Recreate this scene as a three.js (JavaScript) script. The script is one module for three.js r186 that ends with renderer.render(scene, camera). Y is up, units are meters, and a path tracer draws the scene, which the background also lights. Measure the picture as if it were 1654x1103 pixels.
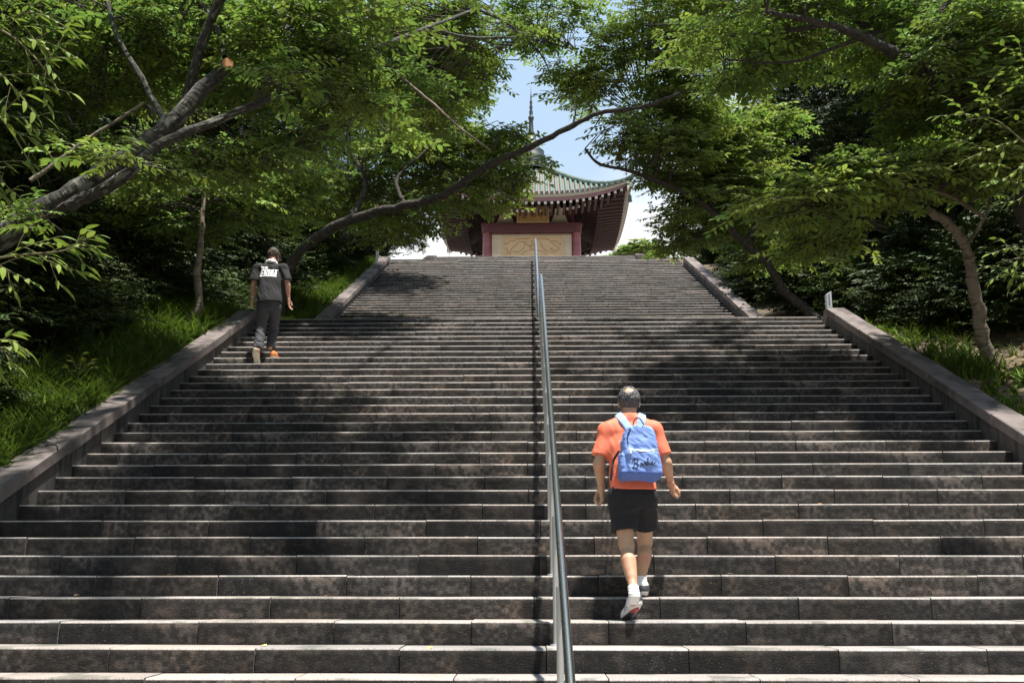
import * as THREE from 'three';
import { mergeGeometries } from 'three/addons/utils/BufferGeometryUtils.js';

// ---------------------------------------------------------------- camera, sky, sun, exposure
const EYE = 1.55, TILT = 13.225 * Math.PI / 180, TURN = 1.1 * Math.PI / 180, FOCAL = 1608;      // focal length in pixels of a 1654 x 1103 frame
const scene = new THREE.Scene();
const camera = new THREE.PerspectiveCamera(2 * Math.atan(551.5 / FOCAL) * 180 / Math.PI, 1654 / 1103, 0.1, 600);
camera.position.set(0, EYE, 0);
camera.rotation.order = 'YXZ';
camera.rotation.set(TILT, TURN, 0);
scene.add(camera);
const renderer = new THREE.WebGLRenderer({ antialias: true });
renderer.setSize(1024, 682);
renderer.toneMapping = THREE.LinearToneMapping;
renderer.toneMappingExposure = 2.3;
renderer.shadowMap.enabled = true;
const SUN_DIR = new THREE.Vector3(0.19, 1, 0.15).normalize();
const sun = new THREE.DirectionalLight(new THREE.Color(1.0, 0.955, 0.88), 5);
sun.name = 'sun';
sun.position.copy(SUN_DIR).multiplyScalar(80).add(new THREE.Vector3(0, 5, -20));
sun.target.position.set(0, 5, -20);
sun.castShadow = true;
sun.shadow.radius = 3;
sun.shadow.mapSize.set(4096, 4096);
Object.assign(sun.shadow.camera, { left: -40, right: 40, top: 50, bottom: -50, near: 1, far: 160 });
scene.add(sun, sun.target);

// seeded randomness and noise
function rng(seed) { let a = seed >>> 0; return () => { a = (a + 0x6d2b79f5) | 0; let t = Math.imul(a ^ (a >>> 15), 1 | a); t = (t + Math.imul(t ^ (t >>> 7), 61 | t)) ^ t; return ((t ^ (t >>> 14)) >>> 0) / 4294967296; }; }
const hash3 = (x, y, z) => { let h = Math.imul(x, 374761393) ^ Math.imul(y, 668265263) ^ Math.imul(z, 2147483647 - 1274126177); h = Math.imul(h ^ (h >>> 13), 1274126177); return ((h ^ (h >>> 16)) >>> 0) / 4294967296; };
const sm = (t) => t * t * (3 - 2 * t), lerp = (a, b, t) => a + (b - a) * t, clamp = (x, a = 0, b = 1) => Math.min(b, Math.max(a, x)), sstep = (a, b, x) => sm(clamp((x - a) / (b - a)));
function noise3(x, y, z, px = 0, py = 0) {                                                       // value noise; px, py = periods for tiling
  const ix = Math.floor(x), iy = Math.floor(y), iz = Math.floor(z), fx = sm(x - ix), fy = sm(y - iy), fz = sm(z - iz);
  const w = (i, p) => (p ? ((i % p) + p) % p : i), h = (a, b, c) => hash3(w(a, px), w(b, py), c);
  return lerp(lerp(lerp(h(ix, iy, iz), h(ix + 1, iy, iz), fx), lerp(h(ix, iy + 1, iz), h(ix + 1, iy + 1, iz), fx), fy),
    lerp(lerp(h(ix, iy, iz + 1), h(ix + 1, iy, iz + 1), fx), lerp(h(ix, iy + 1, iz + 1), h(ix + 1, iy + 1, iz + 1), fx), fy), fz);
}
function fbm(x, y, z, oct = 4, px = 0, py = 0) { let s = 0, a = 0.5, n = 0; for (let i = 0; i < oct; i++) { s += a * noise3(x, y, z + i * 7.3, px, py); n += a; a *= 0.5; x *= 2; y *= 2; px *= 2; py *= 2; } return s / n; }

// the sky: blue overhead, whitening towards the horizon, with thin bright cloud all round
{
  const W = 1024, H = 512, d = new Float32Array(W * H * 4);
  for (let j = 0; j < H; j++) {
    const el = ((j + 0.5) / H - 0.5) * Math.PI, y = Math.sin(el), ce = Math.cos(el);
    for (let i = 0; i < W; i++) {
      const az = ((i + 0.5) / W - 0.5) * 2 * Math.PI, x = Math.cos(az) * ce, z = Math.sin(az) * ce, o = (j * W + i) * 4;
      const k = Math.pow(clamp(1 - Math.max(y, 0)), 1.5);
      let c = [lerp(0.19, 0.40, k), lerp(0.31, 0.46, k), lerp(0.47, 0.52, k)];
      const q = 1 / (Math.max(y, 0) + 0.25), cl = fbm(x * q * 2.2 + 11, z * q * 2.2 + 4, y * 2, 5);
      const m = sstep(0.5, 0.74, cl + 0.10 * clamp(1 - y * 1.4) + 0.34 * sstep(0.43, 0.27, y)) * 0.92;
      c = [lerp(c[0], 0.62, m), lerp(c[1], 0.62, m), lerp(c[2], 0.63, m)];
      if (y < 0) c = [0.10, 0.11, 0.09];
      d[o] = c[0] * 0.88; d[o + 1] = c[1] * 0.88; d[o + 2] = c[2] * 0.88; d[o + 3] = 1;
    }
  }
  const t = new THREE.DataTexture(d, W, H, THREE.RGBAFormat, THREE.FloatType);
  t.mapping = THREE.EquirectangularReflectionMapping; t.magFilter = t.minFilter = THREE.LinearFilter; t.needsUpdate = true;
  scene.background = t; scene.environment = t;
}

// ---------------------------------------------------------------- helpers
const V = (x, y, z) => new THREE.Vector3(x, y, z);
const F_ = V(0, 0, -1).applyEuler(camera.rotation), R_ = V(1, 0, 0).applyEuler(camera.rotation), U_ = V(0, 1, 0).applyEuler(camera.rotation);
function P(px, py, depth) {                                                                      // the point at a horizontal distance in front of the eye along the sight line through a pixel of the photograph
  const d = F_.clone().addScaledVector(R_, (px - 827) / FOCAL).addScaledVector(U_, -(py - 551.5) / FOCAL);
  return d.multiplyScalar(depth / -d.z).add(V(0, EYE, 0));
}
const used = {};
function numbered(name) { const n = used[name] = (used[name] ?? -1) + 1; return n ? name + '_' + String(n).padStart(3, '0') : name; }
function tag(o, label, category, group) { Object.assign(o.userData, { label, category }); if (group) o.userData.group = group; return o; }
function shadow(o) { o.castShadow = o.receiveShadow = true; return o; }
function mesh(name, g, m, parent = scene) { const o = shadow(new THREE.Mesh(g, m)); o.name = parent === scene ? numbered(name) : name; parent.add(o); return o; }
function group(name, pos) { const o = new THREE.Group(); o.name = numbered(name); if (pos) o.position.copy(pos); scene.add(o); return o; }
function struct(o) { o.userData.kind = 'structure'; return o; }
function stuff(o) { o.userData.kind = 'stuff'; return o; }
function plain(g) { const h = g.index ? g.toNonIndexed() : g; for (const k of Object.keys(h.attributes)) if (!['position', 'normal', 'uv'].includes(k)) h.deleteAttribute(k); h.morphAttributes = {}; h.clearGroups(); return h; }
function merge(list) { return mergeGeometries(list.map(plain), false); }
function box(w, h, d, x = 0, y = 0, z = 0) { return new THREE.BoxGeometry(w, h, d).translate(x, y, z); }
function prism(pts, depth, x, bevel = 0.008) {                                                   // a (distance, height) outline pulled along x from x to x + depth
  const s = new THREE.Shape(pts.map(([u, v]) => new THREE.Vector2(u, v)));
  const g = new THREE.ExtrudeGeometry(s, { depth: depth - 2 * bevel, bevelEnabled: bevel > 0, bevelThickness: bevel, bevelSize: bevel, bevelOffset: -bevel, bevelSegments: 1 });
  return g.translate(0, 0, bevel).rotateY(Math.PI / 2).translate(x, 0, 0);
}
function tube(pts, radii, sides = 8, capStart = false, capEnd = true, uvLen = 1) {                // a tapering tube through points
  const n = pts.length, pos = [], nor = [], uv = [], idx = [];
  const T = pts.map((p, i) => pts[Math.min(i + 1, n - 1)].clone().sub(pts[Math.max(i - 1, 0)]).normalize());
  let nrm = Math.abs(T[0].y) < 0.9 ? V(0, 1, 0) : V(1, 0, 0), len = 0;
  for (let i = 0; i < n; i++) {
    nrm = nrm.clone().addScaledVector(T[i], -nrm.dot(T[i])).normalize();
    const b = T[i].clone().cross(nrm), r = Array.isArray(radii) ? radii[i] : radii;
    if (i) len += pts[i].distanceTo(pts[i - 1]);
    for (let k = 0; k <= sides; k++) {
      const a = k / sides * 2 * Math.PI, q = nrm.clone().multiplyScalar(Math.cos(a)).addScaledVector(b, Math.sin(a));
      pos.push(pts[i].x + q.x * r, pts[i].y + q.y * r, pts[i].z + q.z * r); nor.push(q.x, q.y, q.z); uv.push(k / sides, len / uvLen);
    }
  }
  const w = sides + 1;
  for (let i = 0; i < n - 1; i++) for (let k = 0; k < sides; k++) { const a = i * w + k; idx.push(a, a + 1, a + w, a + 1, a + w + 1, a + w); }
  for (const [on, i, sgn] of [[capStart, 0, -1], [capEnd, n - 1, 1]]) if (on) {
    const c = pos.length / 3; pos.push(pts[i].x, pts[i].y, pts[i].z); nor.push(T[i].x * sgn, T[i].y * sgn, T[i].z * sgn); uv.push(0.5, 0.5);
    for (let k = 0; k <= sides; k++) { const a = (i * w + k) * 3; pos.push(pos[a], pos[a + 1], pos[a + 2]); nor.push(T[i].x * sgn, T[i].y * sgn, T[i].z * sgn); uv.push(0.5, 0.5); }
    for (let k = 0; k < sides; k++) sgn > 0 ? idx.push(c, c + 1 + k, c + 2 + k) : idx.push(c, c + 2 + k, c + 1 + k);
  }
  const g = new THREE.BufferGeometry();
  g.setAttribute('position', new THREE.Float32BufferAttribute(pos, 3)); g.setAttribute('normal', new THREE.Float32BufferAttribute(nor, 3)); g.setAttribute('uv', new THREE.Float32BufferAttribute(uv, 2)); g.setIndex(idx);
  return g;
}
function spline(pts, n) { return new THREE.CatmullRomCurve3(pts, false, 'centripetal').getPoints(n); }
function tex(w, h, fn, srgb = false, rx = 1, ry = 1) {                                           // fn(u, v, i, j) -> [r, g, b] linear 0..1, or a number
  const d = new Uint8Array(w * h * 4), enc = (x) => 255 * (srgb ? (x <= 0.0031308 ? 12.92 * x : 1.055 * Math.pow(x, 1 / 2.4) - 0.055) : x);
  for (let j = 0; j < h; j++) for (let i = 0; i < w; i++) {
    let c = fn((i + 0.5) / w, (j + 0.5) / h, i, j); if (!Array.isArray(c)) c = [c, c, c];
    for (let k = 0; k < 3; k++) d[(j * w + i) * 4 + k] = clamp(enc(clamp(c[k])), 0, 255);
    d[(j * w + i) * 4 + 3] = 255;
  }
  const t = new THREE.DataTexture(d, w, h); t.wrapS = t.wrapT = THREE.RepeatWrapping; t.magFilter = THREE.LinearFilter; t.repeat.set(rx, ry);
  if (srgb) t.colorSpace = THREE.SRGBColorSpace; t.needsUpdate = true; return t;
}
const M4 = () => new THREE.Matrix4(), Q = (x, y, z, o = 'YZX') => new THREE.Quaternion().setFromEuler(new THREE.Euler(x, y, z, o));
const std = (o) => new THREE.MeshStandardMaterial(o), rgb = (r, g, b) => new THREE.Color().setRGB(r, g, b);
// ---------------------------------------------------------------- the staircase
const RISE = 0.155, TREAD = 0.32, XL = -4.64, XR = 4.95;
const D1 = 3.748, Z0 = 16.70, Y0 = 38 * RISE;                            // landing height above the forecourt
const ZT2 = 31.75, Y1 = Y0 + 38 * RISE, ZB2 = ZT2 - 37 * TREAD;          // second flight: last and first nosing
const N3 = 22, ZB3 = ZT2 + 3.2, ZT3 = ZB3 + (N3 - 1) * TREAD, Y2 = Y1 + N3 * RISE;
const ZB1 = Z0 - 37 * TREAD;
function profile(z) {                                                    // height of the line of nosings, landings included
  const up = (a, b, ya, yb) => lerp(ya, yb, (z - a) / (b - a));
  if (z < ZB1 - TREAD) return 0;
  if (z < Z0) return up(ZB1 - TREAD, Z0, 0, Y0);
  if (z < ZB2 - TREAD) return Y0;
  if (z < ZT2) return up(ZB2 - TREAD, ZT2, Y0, Y1);
  if (z < ZB3 - TREAD) return Y1;
  if (z < ZT3) return up(ZB3 - TREAD, ZT3, Y1, Y2);
  return Y2;
}
const grain = (u, v, s, z) => hash3(Math.floor(u * s), Math.floor(v * s), z);
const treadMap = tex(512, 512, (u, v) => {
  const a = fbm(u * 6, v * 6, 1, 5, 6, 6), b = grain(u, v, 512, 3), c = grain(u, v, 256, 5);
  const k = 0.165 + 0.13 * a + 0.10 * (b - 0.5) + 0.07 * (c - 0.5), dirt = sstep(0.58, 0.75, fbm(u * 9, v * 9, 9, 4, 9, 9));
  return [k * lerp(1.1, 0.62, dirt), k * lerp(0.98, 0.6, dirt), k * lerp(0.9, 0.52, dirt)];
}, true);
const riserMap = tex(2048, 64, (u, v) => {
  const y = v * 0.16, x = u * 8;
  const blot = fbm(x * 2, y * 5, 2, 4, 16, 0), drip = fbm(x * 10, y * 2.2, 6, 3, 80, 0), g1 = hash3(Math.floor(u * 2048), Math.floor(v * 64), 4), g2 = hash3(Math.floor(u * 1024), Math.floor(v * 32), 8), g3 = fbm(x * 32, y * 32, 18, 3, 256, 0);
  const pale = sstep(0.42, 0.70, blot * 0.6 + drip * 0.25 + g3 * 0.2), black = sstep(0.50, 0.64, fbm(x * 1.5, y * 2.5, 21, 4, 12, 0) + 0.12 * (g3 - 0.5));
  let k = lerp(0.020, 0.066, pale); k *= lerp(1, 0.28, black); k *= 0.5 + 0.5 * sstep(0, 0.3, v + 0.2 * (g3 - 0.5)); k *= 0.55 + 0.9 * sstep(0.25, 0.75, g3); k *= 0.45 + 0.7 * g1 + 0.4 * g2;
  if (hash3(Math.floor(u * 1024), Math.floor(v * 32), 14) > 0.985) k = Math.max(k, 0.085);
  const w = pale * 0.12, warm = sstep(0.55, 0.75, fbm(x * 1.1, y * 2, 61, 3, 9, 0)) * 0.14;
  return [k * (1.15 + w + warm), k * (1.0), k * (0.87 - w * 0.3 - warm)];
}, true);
const stoneBump = tex(512, 512, (u, v) => 0.5 * grain(u, v, 512, 1) + 0.3 * grain(u, v, 256, 2) + 0.2 * fbm(u * 20, v * 20, 3, 3, 20, 20));
const riserBump = tex(1024, 64, (u, v) => 0.6 * grain(u, v, 1024, 31) + 0.4 * fbm(u * 80, v * 4, 3, 3, 80, 4));
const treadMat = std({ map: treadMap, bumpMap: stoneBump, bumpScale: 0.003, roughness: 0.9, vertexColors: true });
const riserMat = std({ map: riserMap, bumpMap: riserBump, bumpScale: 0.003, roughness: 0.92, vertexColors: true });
const mortarMat = std({ color: rgb(0.045, 0.04, 0.035), roughness: 1 });
// one step stone: front face, rounded nosing, top; the front carries the riser grime, the rest the worn tread stone
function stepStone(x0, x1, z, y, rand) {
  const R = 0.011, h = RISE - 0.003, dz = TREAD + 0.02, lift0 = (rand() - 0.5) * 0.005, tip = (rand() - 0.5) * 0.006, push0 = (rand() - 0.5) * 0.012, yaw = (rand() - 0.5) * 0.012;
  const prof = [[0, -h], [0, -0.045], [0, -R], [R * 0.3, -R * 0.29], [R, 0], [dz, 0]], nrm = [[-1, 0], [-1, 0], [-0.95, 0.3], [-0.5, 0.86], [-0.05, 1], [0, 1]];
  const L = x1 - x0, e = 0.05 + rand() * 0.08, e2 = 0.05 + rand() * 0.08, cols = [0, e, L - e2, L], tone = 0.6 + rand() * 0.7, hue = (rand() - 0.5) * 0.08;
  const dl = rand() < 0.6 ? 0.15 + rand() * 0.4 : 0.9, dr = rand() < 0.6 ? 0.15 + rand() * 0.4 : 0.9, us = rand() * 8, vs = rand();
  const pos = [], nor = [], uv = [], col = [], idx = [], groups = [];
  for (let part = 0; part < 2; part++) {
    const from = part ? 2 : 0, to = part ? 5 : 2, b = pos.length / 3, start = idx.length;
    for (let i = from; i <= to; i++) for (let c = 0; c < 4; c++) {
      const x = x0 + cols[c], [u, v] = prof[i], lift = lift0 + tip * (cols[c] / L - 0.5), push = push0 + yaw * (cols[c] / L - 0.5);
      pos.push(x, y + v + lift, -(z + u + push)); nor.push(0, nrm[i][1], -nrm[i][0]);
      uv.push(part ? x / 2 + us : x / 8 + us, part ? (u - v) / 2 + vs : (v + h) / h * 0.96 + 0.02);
      const s = part ? (1 + (tone - 1) * 0.35) * (i < 5 ? 1.15 : 1) : tone * (c === 0 ? dl : c === 3 ? dr : 1);  // nosing lifted: worn edge plus sunlit brightness painted into the colour
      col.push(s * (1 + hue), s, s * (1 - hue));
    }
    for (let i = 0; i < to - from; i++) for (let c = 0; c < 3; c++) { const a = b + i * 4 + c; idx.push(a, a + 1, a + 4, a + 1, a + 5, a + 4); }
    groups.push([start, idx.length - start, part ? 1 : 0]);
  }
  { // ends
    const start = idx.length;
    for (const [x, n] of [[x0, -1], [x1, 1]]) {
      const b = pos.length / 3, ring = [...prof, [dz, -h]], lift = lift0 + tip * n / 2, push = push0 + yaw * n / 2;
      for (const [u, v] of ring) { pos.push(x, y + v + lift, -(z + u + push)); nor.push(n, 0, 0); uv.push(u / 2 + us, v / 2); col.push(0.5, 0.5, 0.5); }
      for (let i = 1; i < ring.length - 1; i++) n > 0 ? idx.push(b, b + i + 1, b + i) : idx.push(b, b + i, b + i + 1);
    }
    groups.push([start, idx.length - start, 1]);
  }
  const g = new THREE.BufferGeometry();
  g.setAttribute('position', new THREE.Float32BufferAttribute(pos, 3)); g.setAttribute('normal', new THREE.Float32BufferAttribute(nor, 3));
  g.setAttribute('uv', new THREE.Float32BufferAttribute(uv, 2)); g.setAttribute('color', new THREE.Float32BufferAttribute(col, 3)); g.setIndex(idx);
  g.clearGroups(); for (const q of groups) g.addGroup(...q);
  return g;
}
function flight(name, zTop, yTop, rows, onePiece, seed) {
  const st = struct(group(name)), rand = rng(seed), rest = [[], []], outline = [];
  let singles = 0;
  const order = [...Array(rows).keys()].sort((a, b) => onePiece(a) - onePiece(b) || b - a);
  for (const k of order) {
    const z = zTop - k * TREAD, y = yTop - k * RISE;
    let x = XL + 0.003 - (k % 2 ? 0 : 0.48) - rand() * 0.16;
    const x0 = x; x = Math.max(x, XL + 0.003);
    let next = x0 + 0.95;
    while (x < XR - 0.02) {
      let e = Math.min(next + (rand() - 0.5) * 0.05, XR - 0.003); if (XR - e < 0.22) e = XR - 0.003;
      const g = stepStone(x, e - 0.008, z, y, rand);
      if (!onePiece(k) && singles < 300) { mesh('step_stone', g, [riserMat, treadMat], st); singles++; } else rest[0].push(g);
      x = e; next += 0.95;
    }
  }
  if (rest[0].length) {                                                  // the rows too thin to pick apart: riser and tread faces joined
    const pick = (g, m) => { const h = g.clone(), id = []; for (const q of g.groups) if (q.materialIndex === m) for (let i = q.start; i < q.start + q.count; i++) id.push(g.index.array[i]); h.clearGroups(); h.setIndex(id); return h; };
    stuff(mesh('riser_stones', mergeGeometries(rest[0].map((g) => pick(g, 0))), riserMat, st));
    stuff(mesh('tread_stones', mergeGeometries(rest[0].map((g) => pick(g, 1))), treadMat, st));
  }
  for (let k = rows - 1; k >= 0; k--) { const z = zTop - k * TREAD + 0.03, y = yTop - k * RISE - 0.012; outline.push([z, y - RISE], [z, y]); }
  outline.push([zTop + 0.4, yTop - 0.012], [zTop + 0.4, yTop - 1.2 - 0.0], [zTop - (rows - 1) * TREAD + 0.4, yTop - rows * RISE - 1.2]);
  mesh('stair_core', prism(outline, XR - XL + 0.1, XL - 0.05, 0), mortarMat, st);
  return st;
}
flight('stone_stairs', Z0, Y0, 38, (k) => k < 3 || k > 33, 11);
flight('upper_stone_stairs', ZT2, Y1, 38, (k) => k > 29, 12);
flight('top_stone_stairs', ZT3, Y2, N3, () => true, 13);
const paveMat = std({ map: treadMap, bumpMap: stoneBump, bumpScale: 0.003, roughness: 0.9, color: rgb(0.8, 0.8, 0.8) });
struct(mesh('landing', box(XR - XL + 0.1, 0.3, ZB2 - Z0 - 0.32, (XL + XR) / 2, Y0 - 0.154, -(Z0 + 0.33 + (ZB2 - Z0 - 0.32) / 2)), paveMat));
struct(mesh('upper_landing', box(XR - XL + 0.1, 0.3, ZB3 - ZT2 - 0.32, (XL + XR) / 2, Y1 - 0.154, -(ZT2 + 0.33 + (ZB3 - ZT2 - 0.32) / 2)), paveMat));
struct(mesh('forecourt', box(40, 0.3, 14, 0, -0.15, 7 - ZB1 - 0.0), paveMat));
struct(mesh('plaza', box(44, 0.3, 46, 0, Y2 - 0.154, -(ZT3 + 0.33 + 23)), paveMat));

// ---------------------------------------------------------------- cheek walls with coping stones
const wallMap = tex(512, 512, (u, v) => {
  const a = fbm(u * 5, v * 5, 41, 5, 5, 5), s = fbm(u * 24, v * 3, 43, 3, 24, 3), g = grain(u, v, 512, 44);
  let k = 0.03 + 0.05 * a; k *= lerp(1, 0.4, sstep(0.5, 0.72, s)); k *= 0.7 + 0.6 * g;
  return [k * 1.12, k, k * 0.93];
}, true);
const copingMap = tex(512, 512, (u, v) => {
  const a = fbm(u * 7, v * 7, 51, 5, 7, 7), g = grain(u, v, 512, 54), g2 = grain(u, v, 128, 57), d = sstep(0.52, 0.7, fbm(u * 4, v * 4, 58, 4, 4, 4));
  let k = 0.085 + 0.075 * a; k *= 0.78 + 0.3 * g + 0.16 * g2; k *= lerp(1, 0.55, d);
  return [k * 1.18, k * 0.98, k * 0.93];
}, true);
const wallMat = std({ map: wallMap, bumpMap: stoneBump, bumpScale: 0.004, roughness: 0.95 });
const copingMats = [0.85, 1.0, 1.15].map((s) => std({ map: copingMap, bumpMap: stoneBump, bumpScale: 0.004, roughness: 0.9, color: rgb(s, s * 0.99, s * 0.98) }));
const CAP_UP = 0.29, CAP_T = 0.135, CAP_W = 0.31;
function cheekWall(side, za, zb, label, seed, foot) {
  const st = group('cheek_wall'), rand = rng(seed), xi = side < 0 ? XL : XR, line = (z) => (za < Z0 ? -D1 + EYE + z * RISE / TREAD : Y1 + (z - ZT2) * RISE / TREAD);
  tag(st, label, 'wall', 'stone walls beside the stairs');
  const xc = side < 0 ? xi - CAP_W + 0.03 : xi - 0.03, xb = side < 0 ? xi - 0.27 : xi;
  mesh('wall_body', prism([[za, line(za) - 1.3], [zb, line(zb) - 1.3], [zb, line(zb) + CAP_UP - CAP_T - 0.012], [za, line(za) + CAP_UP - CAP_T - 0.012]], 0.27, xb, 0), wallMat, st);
  const n = Math.round((zb - za) / 0.78), step = (zb - za) / n;
  for (let i = 0; i < n; i++) {
    const a = za + i * step + 0.005, b = za + (i + 1) * step - 0.005, dy = (rand() - 0.5) * 0.012, dx = (rand() - 0.5) * 0.012;
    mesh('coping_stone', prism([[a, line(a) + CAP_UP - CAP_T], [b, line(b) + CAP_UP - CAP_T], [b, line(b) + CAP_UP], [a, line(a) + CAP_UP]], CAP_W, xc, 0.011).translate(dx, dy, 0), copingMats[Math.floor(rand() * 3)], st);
  }
  // the coping turns down to the landing at its upper end
  const zc = zb + 0.62, y = line(zb);
  mesh('end_stone', prism([[zb + 0.005, y + CAP_UP - CAP_T - 0.03], [zb + 0.42, y + CAP_UP - 0.55], [zc, y + CAP_UP - 0.55], [zb + 0.16, y + CAP_UP], [zb + 0.005, y + CAP_UP]], CAP_W - 0.02, xc + 0.01, 0.01), copingMats[0], st);
  mesh('end_wall', prism([[zb, y - 1.2], [zb + 0.4, y - 1.2], [zb + 0.4, y + CAP_UP - 0.56], [zb, y + CAP_UP - CAP_T - 0.05]], 0.25, xb + 0.01, 0), wallMat, st);
  return st;
}
cheekWall(-1, ZB1 - 0.5, 16.1, 'long sloping stone wall edged by grass left of the lower stairs', 21);
cheekWall(1, ZB1 - 0.5, 16.1, 'long sloping stone wall below the bare earth bank right of the lower stairs', 22);
cheekWall(-1, ZB2 - 0.45, 31.0, 'short-looking stone wall beside the grass bank left of the upper stairs', 23);
cheekWall(1, ZB2 - 0.45, 30.5, 'half overgrown stone wall right of the upper stairs', 24);
// two squat end blocks of the topmost flight
for (const [x, label] of [[XL + 0.35, 'low weathered stone block at the top left end of the stairs'], [XR - 0.2, 'low weathered stone block at the top right end of the stairs']]) {
  const b = group('stone_block', V(x, Y2 - 0.62, -(ZT3 - 0.2)));
  tag(b, label, 'stone block');
  mesh('block', prism([[-0.9, 0], [0.5, 0], [0.5, 0.62], [0.1, 0.66], [-0.9, 0.3]], 0.36, -0.18, 0.02), copingMats[0], b);
}

// ---------------------------------------------------------------- the handrails in the middle
const steel = std({ color: rgb(0.45, 0.46, 0.46), metalness: 1, roughness: 0.27 });
const postMat = std({ color: rgb(0.50, 0.51, 0.49), metalness: 0.6, roughness: 0.45 });
const RX = 0.165;
function handrail(zTop, yTop, label) {
  const h = group('handrail', V(RX, yTop, -zTop)); tag(h, label, 'handrail', undefined);
  const rail = [], H = 0.76;
  for (let k = 38; k >= 0; k--) rail.push(V(0, -k * RISE + H, k * TREAD));
  rail.push(V(0, H + 0.045, -0.12), V(0, H + 0.035, -0.2), V(0, H - 0.04, -0.25));
  rail.forEach((p) => (p.x += 0.022));
  mesh('rail', tube(rail, 0.026, 16, true, true), steel, h);
  for (let k = 1; k < 38; k += 3) {
    const y = -k * RISE, z = k * TREAD - TREAD * 0.8;
    mesh('post', tube([V(0, y, z), V(0, y + H + 0.8 * RISE - 0.02, z)], 0.021, 12), postMat, h);
    mesh('post_flange', new THREE.CylinderGeometry(0.038, 0.042, 0.012, 16).translate(0, y + 0.006, z), postMat, h);
  }
  mesh('post', tube([V(0, 0, -0.2), V(0, H, -0.2)], 0.021, 12), postMat, h);
  return h;
}
handrail(Z0, Y0, 'long steel tube handrail down the middle of the lower stairs');
handrail(ZT2, Y1, 'shorter-looking steel tube handrail of the upper stairs, ending below the pavilion');
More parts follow.
